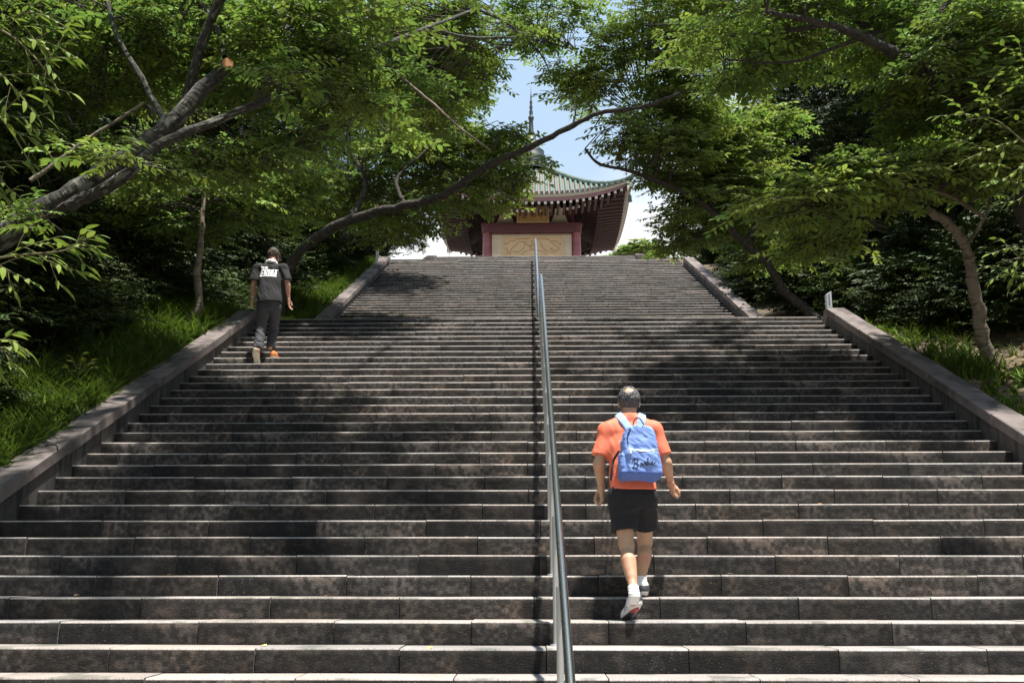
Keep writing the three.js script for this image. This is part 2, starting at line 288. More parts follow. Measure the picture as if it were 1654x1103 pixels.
// ---------------------------------------------------------------- the pavilion at the head of the stairs
{
  const pav = group('pavilion'); tag(pav, 'square pavilion with dark red columns and upswept green tiled roof above the stairs', 'pavilion');
  const ZE = 49, CX = P(858.5, 300, 51).x, E = P(1021, 292, ZE).x - CX, ZC = ZE + E, Y = (py, z) => P(858, py, z).y;
  const WF = (P(940, 380, ZC - 2.6).x - P(781, 380, ZC - 2.6).x) / 2, ZF = ZC - WF;
  const red = tex(256, 256, (u, v) => { const g = fbm(u * 16, v * 16, 3, 4, 16, 16), h = hash3(Math.floor(u * 128), Math.floor(v * 128), 2); const k = 0.75 + 0.35 * g + 0.15 * h; return [0.115 * k, 0.034 * k, 0.038 * k]; }, true);
  const redMat = std({ map: red, roughness: 0.6 }), glaze = [0, 1, 2].map((i) => std({ color: rgb(0.235 + 0.03 * i, 0.07 + 0.012 * i, 0.085 + 0.012 * i), roughness: 0.35 }));
  const creamMap = tex(256, 256, (u, v) => { const k = 0.9 + 0.2 * fbm(u * 10, v * 10, 8, 4, 10, 10); return [0.70 * k, 0.60 * k, 0.45 * k]; }, true);
  const creamMats = [0.92, 1, 1.06].map((s) => std({ map: creamMap, roughness: 0.8, color: rgb(s, s, s) }));
  const reliefMat = std({ map: creamMap, roughness: 0.85, color: rgb(0.95, 0.84, 0.70) });
  const woodMap = tex(128, 512, (u, v) => { const k = 0.7 + 0.6 * fbm(u * 16, v * 4, 5, 4, 16, 4); return [0.058 * k, 0.032 * k, 0.026 * k]; }, true);
  const wood = std({ map: woodMap, roughness: 0.8 }), endMat = std({ color: rgb(0.72, 0.70, 0.62), roughness: 0.8 }), fascia = std({ color: rgb(0.40, 0.37, 0.29), roughness: 0.8 }), mauve = std({ color: rgb(0.30, 0.17, 0.20), roughness: 0.7 });
  const copperMap = tex(256, 256, (u, v) => { const a = fbm(u * 6, v * 6, 71, 5, 6, 6), h = hash3(Math.floor(u * 128), Math.floor(v * 128), 7); const k = 0.6 + 0.8 * a + 0.2 * h; return [0.075 * k * lerp(1, 1.5, sstep(0.5, 0.7, a)), 0.12 * k, 0.095 * k]; }, true);
  const copper = std({ map: copperMap, roughness: 0.45 }), dullTile = std({ color: rgb(0.12, 0.085, 0.07), roughness: 0.6 });
  const yE = Y(313, ZE), RT = 0.95, yT = Y(275, ZC - RT), UP = Y(290, ZE) - yE, H = yT - yE;
  const curl = (u) => Math.pow(Math.abs(u), 2.7);
  const roofAt = (u, v) => { const hw = lerp(E, RT, v); return V(u * hw, yE + H * Math.pow(v, 1.35) + UP * curl(u) * Math.pow(1 - v, 2.4), hw); };
  const face = (q) => new THREE.Matrix4().makeTranslation(CX, 0, -ZC).multiply(new THREE.Matrix4().makeRotationY(q * Math.PI / 2));
  function sheet(fn, nu, nv) {                                           // a grid surface with computed normals
    const pos = [], uv = [], idx = [];
    for (let j = 0; j <= nv; j++) for (let i = 0; i <= nu; i++) { const p = fn(i / nu, j / nv); pos.push(p.x, p.y, p.z); uv.push(p.x, p.z); }
    for (let j = 0; j < nv; j++) for (let i = 0; i < nu; i++) { const a = j * (nu + 1) + i; idx.push(a, a + 1, a + nu + 1, a + 1, a + nu + 2, a + nu + 1); }
    const g = new THREE.BufferGeometry(); g.setAttribute('position', new THREE.Float32BufferAttribute(pos, 3)); g.setAttribute('uv', new THREE.Float32BufferAttribute(uv, 2)); g.setIndex(idx); g.computeVertexNormals(); return g;
  }
  const side4 = (make) => { const l = []; for (let q = 0; q < 4; q++) for (const g of [make()].flat()) l.push(g.applyMatrix4(face(q))); return merge(l); };
  const roof = mesh('roof', side4(() => sheet((i, j) => roofAt(i * 2 - 1, j), 28, 12)), dullTile, pav);
  // round tile rows, running straight up each slope
  stuff(mesh('tile_rows', side4(() => {
    const l = [];
    for (let x = -E + 0.14; x < E; x += 0.27) {
      const vEnd = Math.min(0.99, (E - Math.max(Math.abs(x) + 0.05, RT)) / (E - RT)), pts = [];
      if (vEnd < 0.04) continue;
      for (let i = 0; i <= 8; i++) { const v = vEnd * i / 8, hw = lerp(E, RT, v), p = roofAt(clamp(x / hw, -1, 1), v); p.y += 0.05; if (!i) p.z += 0.03; pts.push(p); }
      l.push(tube(pts, 0.085, 8, true, false));
    }
    return l;
  }), copper, roof));
  for (let q = 0; q < 4; q++) {
    const pts = []; for (let i = 0; i <= 14; i++) { const p = roofAt(1, i / 14); p.y += 0.12; pts.push(p.applyMatrix4(face(q))); }
    const a = pts[0].clone().sub(pts[1]).setLength(0.22); a.y = 0.13; pts.unshift(pts[0].clone().add(a));
    mesh('hip_ridge', tube(pts, pts.map((_, i) => 0.12 + 0.004 * i), 10, true, false), copper, roof);
  }
  // eave boards under the tiles
  const edge = (u, out, drop) => { const p = roofAt(u, 0); return V(u * (E - out), p.y - drop, E - out); };
  const band = (o1, d1, o2, d2) => side4(() => sheet((i, j) => edge(i * 2 - 1, lerp(o2, o1, j), lerp(d2, d1, j)), 28, 1));
  mesh('eave_board', merge([band(0.02, 0.0, 0.05, 0.14), band(0.05, 0.14, 0.2, 0.15)]), fascia, pav);
  mesh('eave_board', merge([band(0.2, 0.15, 0.22, 0.30), band(0.22, 0.30, 0.4, 0.30)]), mauve, pav);
  // two tiers of rafters with pale ends, then the boarding above them
  const yW = Y(333, ZF) + 0.1;
  const tier = (out0, out1, drop0, y1, size, step) => {
    const rafters = [], ends = [];
    for (let q = 0; q < 4; q++) for (let x = -E + 0.3; x < E - 0.25; x += step) {
      const d0 = E - out0, d1 = Math.max(E - out1, Math.abs(x) * 0.98); if (d1 > d0 - 0.15 || Math.abs(x) > d0) continue;
      const u = clamp(x / d0, -1, 1), a = V(x, edge(u, out0, drop0).y, d0), f = (E - out1 === d1) ? 1 : (d0 - d1) / (d0 - (E - out1)), b = V(x, lerp(a.y, y1(u), f), d1);
      const dir = b.clone().sub(a), L = dir.length(), m = new THREE.Matrix4().lookAt(a, b, V(0, 1, 0)).setPosition(a.clone().add(b).multiplyScalar(0.5));
      rafters.push(new THREE.BoxGeometry(size, size * 1.15, L).applyMatrix4(m).applyMatrix4(face(q)));
      const me = m.clone().setPosition(a.clone().addScaledVector(dir, -0.011 / L));
      ends.push(new THREE.BoxGeometry(size * 1.06, size * 1.2, 0.022).applyMatrix4(me).applyMatrix4(face(q)));
    }
    stuff(mesh('rafters', merge(rafters), wood, pav)); stuff(mesh('rafter_ends', merge(ends), endMat, pav));
  };
  tier(0.30, 1.7, 0.39, (u) => edge(u, 0, 0.52).y - 0.02, 0.125, 0.335);
  tier(1.3, E - WF + 0.05, 0.45, (u) => yW + 0.35 + UP * 0.25 * curl(u), 0.125, 0.30);
  mesh('soffit', side4(() => sheet((i, j) => { const u = i * 2 - 1, d = lerp(E - 0.25, WF - 0.1, j); const a = edge(u, 0.25, 0.31), yy = lerp(a.y, yW + 0.62, Math.pow(j, 0.8)); return V(u * d, yy, d); }, 20, 8)), wood, pav);
  for (let q = 0; q < 4; q++) {
    const a = edge(1, 0.25, 0.42), b = V(WF, yW + 0.2, WF), pts = [0, 0.35, 0.7, 1].map((t) => { const p = a.clone().lerp(b, t); p.y -= 0.35 * UP * Math.sin(t * Math.PI) * 0.6; return p.applyMatrix4(face(q)); });
    mesh('hip_rafter', tube(pts, 0.13, 4, true, true), wood, pav);
    const e = edge(1, 0.1, 0.36).applyMatrix4(face(q)); mesh('corner_block', box(0.3, 0.3, 0.3, e.x, e.y, e.z), endMat, pav);
  }
  // walls: a cream tiled face between round glazed columns, a deep red beam, bracket band above
  const yB0 = Y(375, ZF), yB1 = Y(362.5, ZF), yBase = Y2 - 0.05, cr = P(925, 380, ZF), RC = 0.235;
  const core = mesh('wall', box(2 * WF - 0.7, yW - yBase, 2 * WF - 0.7, CX, (yW + yBase) / 2, -ZC), redMat, pav);
  for (const [sx, sz] of [[-1, 1], [1, 1], [-1, -1], [1, -1]]) {
    const col = mesh('column', new THREE.CylinderGeometry(RC - 0.012, RC - 0.012, yB0 - yBase, 20).translate(CX + sx * (WF - RC), (yB0 + yBase) / 2, -ZC + sz * (WF - RC)), glaze[0], pav);
    const th = 0.27; let i = 0;
    for (let y = yB0 - th; y > yBase; y -= th, i++) {
      const l = [0, 1, 2, 3, 4, 5].map((k) => new THREE.CylinderGeometry(RC, RC, th - 0.014, 4, 1, false, k * Math.PI / 3 + 0.03, Math.PI / 3 - 0.05));
      mesh('glazed_tiles', merge(l).translate(CX + sx * (WF - RC), y + th / 2, -ZC + sz * (WF - RC)), glaze[(i * 7 + (sx > 0)) % 3], col);
    }
  }
  for (let q = 0; q < 4; q++) {
    mesh('beam', merge([box(2 * WF - 0.5, yB1 - yB0, 0.36, 0, (yB0 + yB1) / 2, WF - 0.16), box(2 * WF + 0.1, 0.07, 0.46, 0, yB1 + 0.035 - 0.012 * (q % 2), WF - 0.14)]).applyMatrix4(face(q)), redMat, pav);
    const cap = new THREE.CylinderGeometry(RC + 0.07, RC + 0.045, yB1 - yB0 - 0.01, 20).translate(WF - RC, (yB0 + yB1) / 2 - 0.004, WF - RC);
    mesh('capital', cap.applyMatrix4(face(q)), redMat, pav);
    const post = box(0.2, yW - yB1 - 0.07, 0.2, WF - 0.42, (yW + yB1) / 2 + 0.03, WF - 0.28).applyMatrix4(face(q)); mesh('bracket_post', post, redMat, pav);
  }
  // front face tiles, one by one
  const rand = rng(77), zw = WF - 0.33, x0 = -WF + 0.5, x1 = WF - 0.5, tw = (x1 - x0) / 14, tiles = [];
  const back = mesh('tiled_face', box(x1 - x0, yB0 - yBase, 0.04, CX, (yB0 + yBase) / 2, -ZC + zw - 0.0), creamMats[0], pav);
  const rx0 = P(811, 380, ZF).x - CX, rx1 = P(910, 380, ZF).x - CX, ry1 = Y(379, ZF);
  for (let y = yB0 - 0.27; y > yBase; y -= 0.27) for (let i = 0; i < 14; i++) {
    const x = x0 + (i + 0.5) * tw; if (x > rx0 && x < rx1 && y + 0.135 < ry1) continue;
    mesh('tile', box(tw - 0.012, 0.258, 0.02, CX + x, y + 0.135, -ZC + zw + 0.025 + rand() * 0.003), creamMats[Math.floor(rand() * 3)], back);
  }
  // carved relief in its frame
  const rw = rx1 - rx0, rc = (rx0 + rx1) / 2, fr = 0.1, rb = ry1 - 2.3;
  const relief = mesh('relief_panel', box(rw - 0.1, 2.3, 0.05, CX + rc, ry1 - 1.15, -ZC + zw + 0.03), reliefMat, pav);
  mesh('relief_frame', merge([box(rw, fr, 0.14, CX + rc, ry1 - fr / 2, -ZC + zw + 0.06), box(fr, 2.3 - fr, 0.14, CX + rx0 + fr / 2, ry1 - fr - (2.3 - fr) / 2, -ZC + zw + 0.06), box(fr, 2.3 - fr, 0.14, CX + rx1 - fr / 2, ry1 - fr - (2.3 - fr) / 2, -ZC + zw + 0.06)]), reliefMat, pav);
  const q = (px, py) => { const p = P(px, py, ZF + 0.3); return V(p.x, p.y, -ZC + zw + 0.055); };
  const carveMat = std({ map: creamMap, roughness: 0.85, color: rgb(0.74, 0.58, 0.43) });
  const curves = [
    [[813, 394], [820, 393.5], [823, 390], [829, 389.5], [833, 388], [840, 386], [852, 386], [860, 384], [868, 386.5], [886, 387], [892, 390], [898, 390], [902, 393], [907, 394]],
    [[824, 411], [826, 403], [832, 397], [838, 392], [846, 391], [848, 398], [842, 404], [834, 408], [828, 406]],
    [[848, 391], [853, 396], [858, 398], [861, 393], [858, 388]], [[862, 396], [864, 401], [860, 403], [856, 400], [858, 395]],
    [[874, 391], [876, 399], [882, 405], [892, 408], [900, 406], [902, 400], [896, 396], [890, 391]], [[842, 411], [850, 406], [862, 404], [876, 406], [884, 411]], [[820, 400], [818, 404], [822, 407], [817, 411]], [[893, 401], [889, 403], [894, 405], [898, 403]],
  ];
  for (const c of curves) mesh('carved_line', tube(spline(c.map(([a, b]) => q(a, b)), c.length * 4), 0.036, 6, true, true).translate(0, 0, -0.01), carveMat, relief);
  // cream struts either side of the name board
  for (const s of [-1, 1]) {
    const sh = new THREE.Shape(); const c = s < 0 ? 816 : 904, L = (px) => P(px, 345, ZF).x - CX;
    sh.moveTo(L(c - 17), yB1 + 0.09); sh.lineTo(L(c + 17), yB1 + 0.09); sh.quadraticCurveTo(L(c + 9), yB1 + 0.42, L(c + 6), yW - 0.05); sh.lineTo(L(c - 6), yW - 0.05); sh.quadraticCurveTo(L(c - 9), yB1 + 0.42, L(c - 17), yB1 + 0.09);
    mesh('strut_panel', new THREE.ExtrudeGeometry(sh, { depth: 0.1, bevelEnabled: false }).translate(CX, 0, -ZC + WF - 0.34), creamMats[0], pav);
  }
  // the name board, read from right to left, leaning forward
  const can = document.createElement('canvas'); can.width = 512; can.height = 240; const g = can.getContext('2d');
  g.fillStyle = '#a98650'; g.fillRect(0, 0, 512, 240);
  const nr = rng(5); for (let i = 0; i < 900; i++) { g.fillStyle = nr() < 0.5 ? 'rgba(90,60,25,0.10)' : 'rgba(225,195,130,0.10)'; g.fillRect(nr() * 512, nr() * 240, 30 + nr() * 60, 2); }
  g.strokeStyle = '#6b4a22'; g.lineWidth = 5; g.strokeRect(16, 16, 480, 208);
  g.strokeStyle = '#4a2412'; g.lineCap = 'round'; g.lineJoin = 'round';
  const stroke = (ox, oy, s, list) => { for (const [w, ...pts] of list) { g.lineWidth = w * s; g.beginPath(); pts.forEach(([x, y], i) => (i ? g.lineTo(ox + x * s, oy + y * s) : g.moveTo(ox + x * s, oy + y * s))); g.stroke(); } };
  stroke(345, 62, 1.18, [[10, [16, 12], [84, 10]], [9, [30, 24], [38, 40]], [9, [70, 22], [60, 40]], [11, [4, 52], [96, 50]], [12, [50, 12], [50, 100], [44, 96]]]);
  stroke(195, 62, 1.18, [[8, [44, 6], [16, 16]], [10, [4, 32], [54, 30]], [11, [30, 14], [30, 98]], [8, [28, 36], [6, 68]], [8, [32, 38], [52, 58]], [10, [64, 32], [64, 84]], [10, [64, 34], [94, 32], [92, 84]], [9, [64, 80], [92, 80]]]);
  stroke(48, 62, 1.18, [[10, [50, 4], [50, 24]], [8, [26, 8], [34, 22]], [8, [74, 6], [66, 22]], [9, [10, 40], [12, 26], [90, 26], [86, 42]], [8, [34, 38], [36, 56]], [8, [34, 38], [68, 38], [66, 56]], [8, [36, 55], [66, 55]], [9, [24, 74], [78, 74]], [10, [50, 60], [50, 96]], [10, [10, 97], [92, 97]]]);
  const ct = new THREE.CanvasTexture(can); ct.colorSpace = THREE.SRGBColorSpace;
  const a = P(835.5, 358, ZF - 0.35), b = P(886, 335, ZF - 0.35), bw = b.x - a.x, bh = b.y - a.y;
  const board = new THREE.Group(); board.name = 'name_board'; pav.add(board); board.position.set((a.x + b.x) / 2, (a.y + b.y) / 2, a.z); board.rotation.x = 0.16;
  mesh('board', box(bw, bh, 0.08, 0, 0, -0.05), std({ color: rgb(0.30, 0.2, 0.09), roughness: 0.6 }), board);
  mesh('lettering', new THREE.PlaneGeometry(bw * 0.94, bh * 0.9), std({ map: ct, roughness: 0.6 }), board).position.z = -0.004;
  mesh('frame', merge([box(bw + 0.08, 0.06, 0.12, 0, bh / 2, -0.04), box(bw + 0.08, 0.06, 0.12, 0, -bh / 2, -0.04), box(0.06, bh - 0.06, 0.12, -bw / 2, 0, -0.04), box(0.06, bh - 0.06, 0.12, bw / 2, 0, -0.04)]), std({ color: rgb(0.42, 0.3, 0.13), roughness: 0.5 }), board);
  // finial: stepped copper base, rings and spire
  const K = ZC / FOCAL, prof = [[31, 279], [31, 272], [26, 270], [27.5, 263], [25, 255], [22, 248], [23, 246], [13, 238], [16, 231], [8, 226], [9, 219], [4.5, 213], [3.6, 196], [5, 192], [5, 189], [2.4, 187], [3.6, 181], [2, 178], [3.1, 173], [1.7, 170], [2.6, 165], [1.3, 162], [1.1, 155], [0.4, 150], [0.2, 140]].map(([r, y]) => new THREE.Vector2(r * K, Y(y, ZC)));
  mesh('finial', new THREE.LatheGeometry(prof, 20).translate(CX, 0, -ZC), std({ color: rgb(0.012, 0.024, 0.022), roughness: 0.5 }), pav);
  // small wind bells under the corners of the eaves
  const bellMat = std({ color: rgb(0.05, 0.11, 0.10), roughness: 0.5, metalness: 0.3 });
  [['small dark wind bell hanging under the far right corner of the pavilion eaves', 1, -1], ['small dark wind bell hanging under the far left corner of the pavilion eaves', -1, -1], ['green wind bell hanging under the near right corner of the pavilion eaves', 1, 1]].forEach(([label, sx, sz]) => {
    const e = edge(1, 0.12, 0.5), w = group('wind_bell', V(CX + sx * e.x, e.y - (sz < 0 ? 0.32 : 0.1), -ZC + sz * e.z)); tag(w, label, 'bell', 'wind bells under the eaves');
    mesh('bell', new THREE.LatheGeometry([[0.0, 0], [0.06, -0.01], [0.09, -0.06], [0.1, -0.3], [0.125, -0.36], [0.11, -0.36], [0.0, -0.3]].map(([r, y]) => new THREE.Vector2(r, y - 0.25)), 14), bellMat, w);
    mesh('hanger', tube([V(0, 0.35, 0), V(0, -0.26, 0)], 0.012, 6), bellMat, w);
  });
}
// ---------------------------------------------------------------- the hillside either side of the stairs
const XC = (XL + XR) / 2, HALF = (XR - XL) / 2;
function ground(x, z) {
  let b = 0; for (let i = -2; i <= 2; i++) b += profile(z + i * 0.7) / 5;
  const d = Math.max(0, Math.abs(x - XC) - HALF - 0.25), flat = sstep(23, 35, z), side = x < XC;
  const walled = z > Z0 - 0.2 && z < ZB2 - 0.6 ? 0.02 : 0.16;
  let lat = side ? 0.17 * d + 0.32 * Math.max(0, d - 3) : -0.16 + 0.10 * Math.min(d, 1.3) + 0.36 * Math.max(0, d - 1.3);
  lat = Math.min(lat, 7) * (1 - 0.85 * flat) * sstep(-3, 6, z);
  const n = (fbm(x * 0.5, z * 0.5, 5, 4) - 0.5) * 0.5 + (fbm(x * 3, z * 3, 9, 3) - 0.5) * 0.1;
  const far = sstep(62, 90, z) * 4 - 12 * sstep(95, 140, z);
  return b + walled * (1 - flat) + lat + n * clamp(d * 0.9) * (1 - 0.5 * flat) - (z > ZT3 + 0.3 && Math.abs(x) < 21.5 && z < ZT3 + 45 ? 0.5 : 0) - far * (z > 62 ? 0.6 : 0);
}
{
  const xs = [], zs = [], e = [XL - 0.20, XL - 0.05, XR + 0.05, XR + 0.20];
  for (let i = 0; i <= 46; i++) xs.push(e[0] - 0.001 - Math.pow(i / 46, 2) * 60); xs.reverse(); xs.push(e[1], XC, e[2]); for (let i = 0; i <= 46; i++) xs.push(e[3] + 0.001 + Math.pow(i / 46, 2) * 60);
  for (let z = -30; z < 0; z += 3) zs.push(z); for (let z = 0; z < 42; z += 0.3) zs.push(z); for (let z = 42; z < 150; z += 3) zs.push(z);
  const pos = [], uv = [], col = [], idx = [], w = xs.length;
  for (const z of zs) for (const x of xs) {
    const inside = x > e[0] && x < e[3];
    pos.push(x, inside ? profile(z) - 2.2 : ground(x, z), -z); uv.push(x / 3, z / 3);
    const bare = x > XC ? 1 - 0.65 * sstep(7.4, 9, x) : 0.3, k = 0.8 + 0.5 * fbm(x, z, 3, 4); col.push(k * lerp(0.6, 1, bare), k * lerp(0.72, 1, bare), k * lerp(0.6, 1, bare));
  }
  for (let j = 0; j < zs.length - 1; j++) for (let i = 0; i < w - 1; i++) { const a = j * w + i; idx.push(a, a + 1, a + w, a + 1, a + w + 1, a + w); }
  const g = new THREE.BufferGeometry(); g.setAttribute('position', new THREE.Float32BufferAttribute(pos, 3)); g.setAttribute('uv', new THREE.Float32BufferAttribute(uv, 2)); g.setAttribute('color', new THREE.Float32BufferAttribute(col, 3)); g.setIndex(idx); g.computeVertexNormals();
  const soil = tex(512, 512, (u, v) => {
    const a = fbm(u * 8, v * 8, 61, 5, 8, 8), b = fbm(u * 30, v * 30, 63, 3, 30, 30), h = hash3(Math.floor(u * 256), Math.floor(v * 256), 6); let k = 0.5 + 0.7 * a; k *= 0.7 + 0.6 * h;
    const leaf = sstep(0.62, 0.7, b); return [lerp(0.095, 0.2, leaf) * k, lerp(0.072, 0.14, leaf) * k, lerp(0.045, 0.06, leaf) * k];
  }, true);
  struct(mesh('hillside', g, std({ map: soil, bumpMap: stoneBump, bumpScale: 0.01, roughness: 1, vertexColors: true })));
}
// ---------------------------------------------------------------- leaves
const colorAttr = (g, r, gg, b) => { const n = g.attributes.position.count, c = new Float32Array(n * 3); for (let i = 0; i < n; i++) c.set([r, gg, b], i * 3); g.setAttribute('color', new THREE.BufferAttribute(c, 3)); return g; };
function leafGeo(L, W, sections = 3, fold = 0.25, droop = 0.15) {        // base at the origin, along +x, folded along the midrib
  const pos = [], uv = [], idx = [];
  for (let i = 0; i <= sections; i++) {
    const t = i / sections, w = W / 2 * Math.pow(Math.sin(Math.PI * Math.pow(t, 0.78)), 0.8) * (1 - 0.15 * t), y = -droop * L * t * t;
    pos.push(t * L, y + fold * w, -w, t * L, y, 0, t * L, y + fold * w, w); uv.push(t, 0, t, 0.5, t, 1);
  }
  for (let i = 0; i < sections; i++) { const a = i * 3; for (const k of [0, 1]) { if (i > 0) idx.push(a + k, a + k + 1, a + 3 + k); if (i < sections - 1 || k === 0) idx.push(a + k + 1, a + 4 + k, a + 3 + k); else idx.push(a + k + 1, a + 4 + k, a + 3 + k); } }
  const g = new THREE.BufferGeometry(); g.setAttribute('position', new THREE.Float32BufferAttribute(pos, 3)); g.setAttribute('uv', new THREE.Float32BufferAttribute(uv, 2)); g.setIndex(idx); g.computeVertexNormals(); return g;
}
function spray(seed, { stem = 0.4, n = 11, L = 0.088, W = 0.048, angle = 0.95, sections = 3, droop = 0.12, flat = 0.5, pitch = 0.4 }) {
  const r = rng(seed), list = [];
  const at = (t) => V(stem * t, -0.12 * stem * t * t, 0.04 * Math.sin(t * 5));
  const s = plain(tube([0, 0.35, 0.7, 1].map(at), [0.0035, 0.003, 0.0022, 0.0012], 3)); list.push(colorAttr(s, 0.55, 0.30, 0.35));
  for (let i = 0; i < n; i++) {
    const t = 0.12 + 0.88 * (i / (n - 1)), side = i === n - 1 ? 0 : i % 2 ? 1 : -1, k = 0.75 + 0.5 * r();
    const g = plain(leafGeo(L * k, W * k, sections, 0.18 + 0.2 * r(), droop + 0.15 * r()));
    g.applyMatrix4(M4().compose(at(t), Q((r() - 0.5) * flat * 2, -side * angle * (0.75 + 0.5 * r()), 0.12 - pitch * r()), V(1, 1, 1)));
    const v = 0.8 + 0.4 * r(); list.push(colorAttr(g, v * (0.95 + 0.25 * r()), v, v * (0.8 + 0.3 * r())));
  }
  return mergeGeometries(list, false);
}
const cherrySprays = [1, 2, 3].map((s) => spray(s, { stem: 0.36, n: 10, L: 0.098, W: 0.05, flat: 0.4 }));
const fineSprays = [4, 5].map((s) => spray(s, { stem: 0.34, n: 12, L: 0.065, W: 0.032 }));
const glossySprays = [7, 8, 9].map((s) => spray(s, { stem: 0.26, n: 16, L: 0.062, W: 0.028, angle: 0.85, flat: 0.8, droop: 0.05, pitch: 0.7, sections: 2 }));
const bigSprays = [17, 18].map((s) => spray(s, { stem: 0.5, n: 16, L: 0.14, W: 0.06, angle: 0.9, flat: 0.9, sections: 2 }));
const leafMat = (r, g, b, o = {}) => new THREE.MeshPhysicalMaterial({ color: rgb(r, g, b), vertexColors: true, roughness: 0.92, transmission: 0.44, thickness: 0, side: THREE.DoubleSide, specularIntensity: 0.35, ...o });
const cherryLeaf = leafMat(0.142, 0.232, 0.040), litFreshLeaf = leafMat(0.172, 0.262, 0.046), darkLeaf = leafMat(0.05, 0.085, 0.020, { transmission: 0.28 });
const glossyLeaf = new THREE.MeshPhysicalMaterial({ color: rgb(0.030, 0.054, 0.015), vertexColors: true, roughness: 0.55, specularIntensity: 0.3, side: THREE.DoubleSide });
const barkMap = (r, g, b, pale) => tex(256, 512, (u, v) => {
  const a = fbm(u * 8, v * 10, 81, 5, 8, 10), c = fbm(u * 4, v * 40, 83, 3, 4, 40), l = sstep(0.50, 0.66, fbm(u * 20, v * 20, 85, 4, 20, 20) * 0.65 + fbm(u * 4, v * 4, 86, 3, 4, 4) * 0.35) * pale, k = (0.45 + 0.9 * a) * lerp(1, 0.45, sstep(0.55, 0.7, c));
  return [lerp(r * k, 0.19, l), lerp(g * k, 0.185, l), lerp(b * k, 0.15, l)];
}, true);
const barkBump = tex(256, 512, (u, v) => 0.6 * fbm(u * 10, v * 14, 91, 5, 10, 14) + 0.4 * fbm(u * 4, v * 50, 93, 3, 4, 50));
const bark = std({ map: barkMap(0.04, 0.032, 0.026, 0.15), bumpMap: barkBump, bumpScale: 0.03, roughness: 0.95 });
const lichenBark = std({ map: barkMap(0.032, 0.029, 0.021, 0.55), bumpMap: barkBump, bumpScale: 0.035, roughness: 0.95 });
const paleBark = std({ map: barkMap(0.17, 0.135, 0.10, 0.25), bumpMap: barkBump, bumpScale: 0.012, roughness: 0.95 });
const twigMat = std({ color: rgb(0.055, 0.042, 0.034), roughness: 0.95 });
const cutWood = std({ color: rgb(0.42, 0.20, 0.09), roughness: 0.9 });

// fills crowns: flat fans of sprays on forking twigs, gathered round points inside ellipsoids and joined back to the nearest limb
function crown(parent, sprays, mat, blobs, skeleton, seed, { fan = 0.5, per = 10, twigs = true, tint = 0.32, scale = 1, reach = 2.6, droop = 0.04, upright = 0 } = {}) {
  const r = rng(seed), places = sprays.map(() => []), tubes = [];
  for (const { c, rad, n } of blobs) for (let k = 0; k < n; k++) {
    let o; do { o = V(r() * 2 - 1, r() * 2 - 1, r() * 2 - 1); } while (o.lengthSq() > 1);
    const p = c.clone().add(o.clone().multiply(rad)), R = fan * (0.6 + 0.7 * r()), tilt = Q((r() - 0.5) * 0.5, r() * 6.283, (r() - 0.5) * 0.5);
    let near = null, best = 1e9; for (const s of skeleton) { const d = s.distanceToSquared(p); if (d < best) { best = d; near = s; } }
    let heading = r() * 6.283;
    if (near) { const d = p.clone().sub(near); heading = Math.atan2(-d.z, d.x); if (twigs && best < reach * reach) { if (best > 0.8) near = near.clone().lerp(p, 1 - 0.75 / Math.sqrt(best)); const m = near.clone().lerp(p, 0.5); m.y += 0.12 * Math.sqrt(best); tubes.push(tube([near, m, p], [0.010 + 0.003 * Math.sqrt(best), 0.008, 0.006], 4, false, false)); } }
    const arms = 3 + Math.floor(r() * 3), shade = 1 + (r() - 0.5) * tint * 2, warm = (r() - 0.5) * 0.24;
    for (let a = 0; a < arms; a++) {
      const ang = heading + (a - (arms - 1) / 2) * 0.75 + (r() - 0.5) * 0.5, len = R * (0.6 + 0.6 * r()), dir = V(Math.cos(ang), (r() - 0.5) * 0.35 + upright, -Math.sin(ang)).applyQuaternion(tilt.clone().slerp(new THREE.Quaternion(), 0.6)).normalize();
      const end = p.clone().addScaledVector(dir, len); end.y -= 0.16 * len;
      if (twigs) tubes.push(tube([p, p.clone().lerp(end, 0.55).add(V(0, 0.06 * len, 0)), end], [0.007, 0.005, 0.003], 3, false, false));
      const m = Math.max(2, Math.round(per / arms));
      for (let s = 0; s < m; s++) {
        const t = (s + r() * 0.8) / m, q = p.clone().lerp(end, t), side = (s % 2 ? 1 : -1) * (0.5 + 0.6 * r()) * (t > 0.9 ? 0.2 : 1);
        q.y += 0.05 * Math.sin(t * 3.1) * len;
        const rot = Q((r() - 0.5) * 0.8, ang + side, -droop + (r() - 0.5) * 0.5 + upright), z = scale * (0.6 + 0.75 * r());
        const v = shade * (0.85 + 0.3 * r());
        places[Math.floor(r() * sprays.length)].push([M4().compose(q, rot, V(z, z, z)), [v * (1 + warm), v, v * (1 - warm)]]);
      }
    }
  }
  places.forEach((list, i) => {
    if (!list.length) return;
    const im = new THREE.InstancedMesh(sprays[i], mat, list.length); im.name = 'crown'; stuff(shadow(im)); parent.add(im);
    list.forEach(([m, c], k) => { im.setMatrixAt(k, m); im.setColorAt(k, rgb(...c)); });
  });
  if (tubes.length) stuff(mesh('twigs', merge(tubes), twigMat, parent));
}
const blobPx = (list) => list.map(([px, py, z, rx, ry, rz, n]) => ({ c: P(px, py, z), rad: V(rx * z / FOCAL, ry * z / FOCAL, rz), n }));
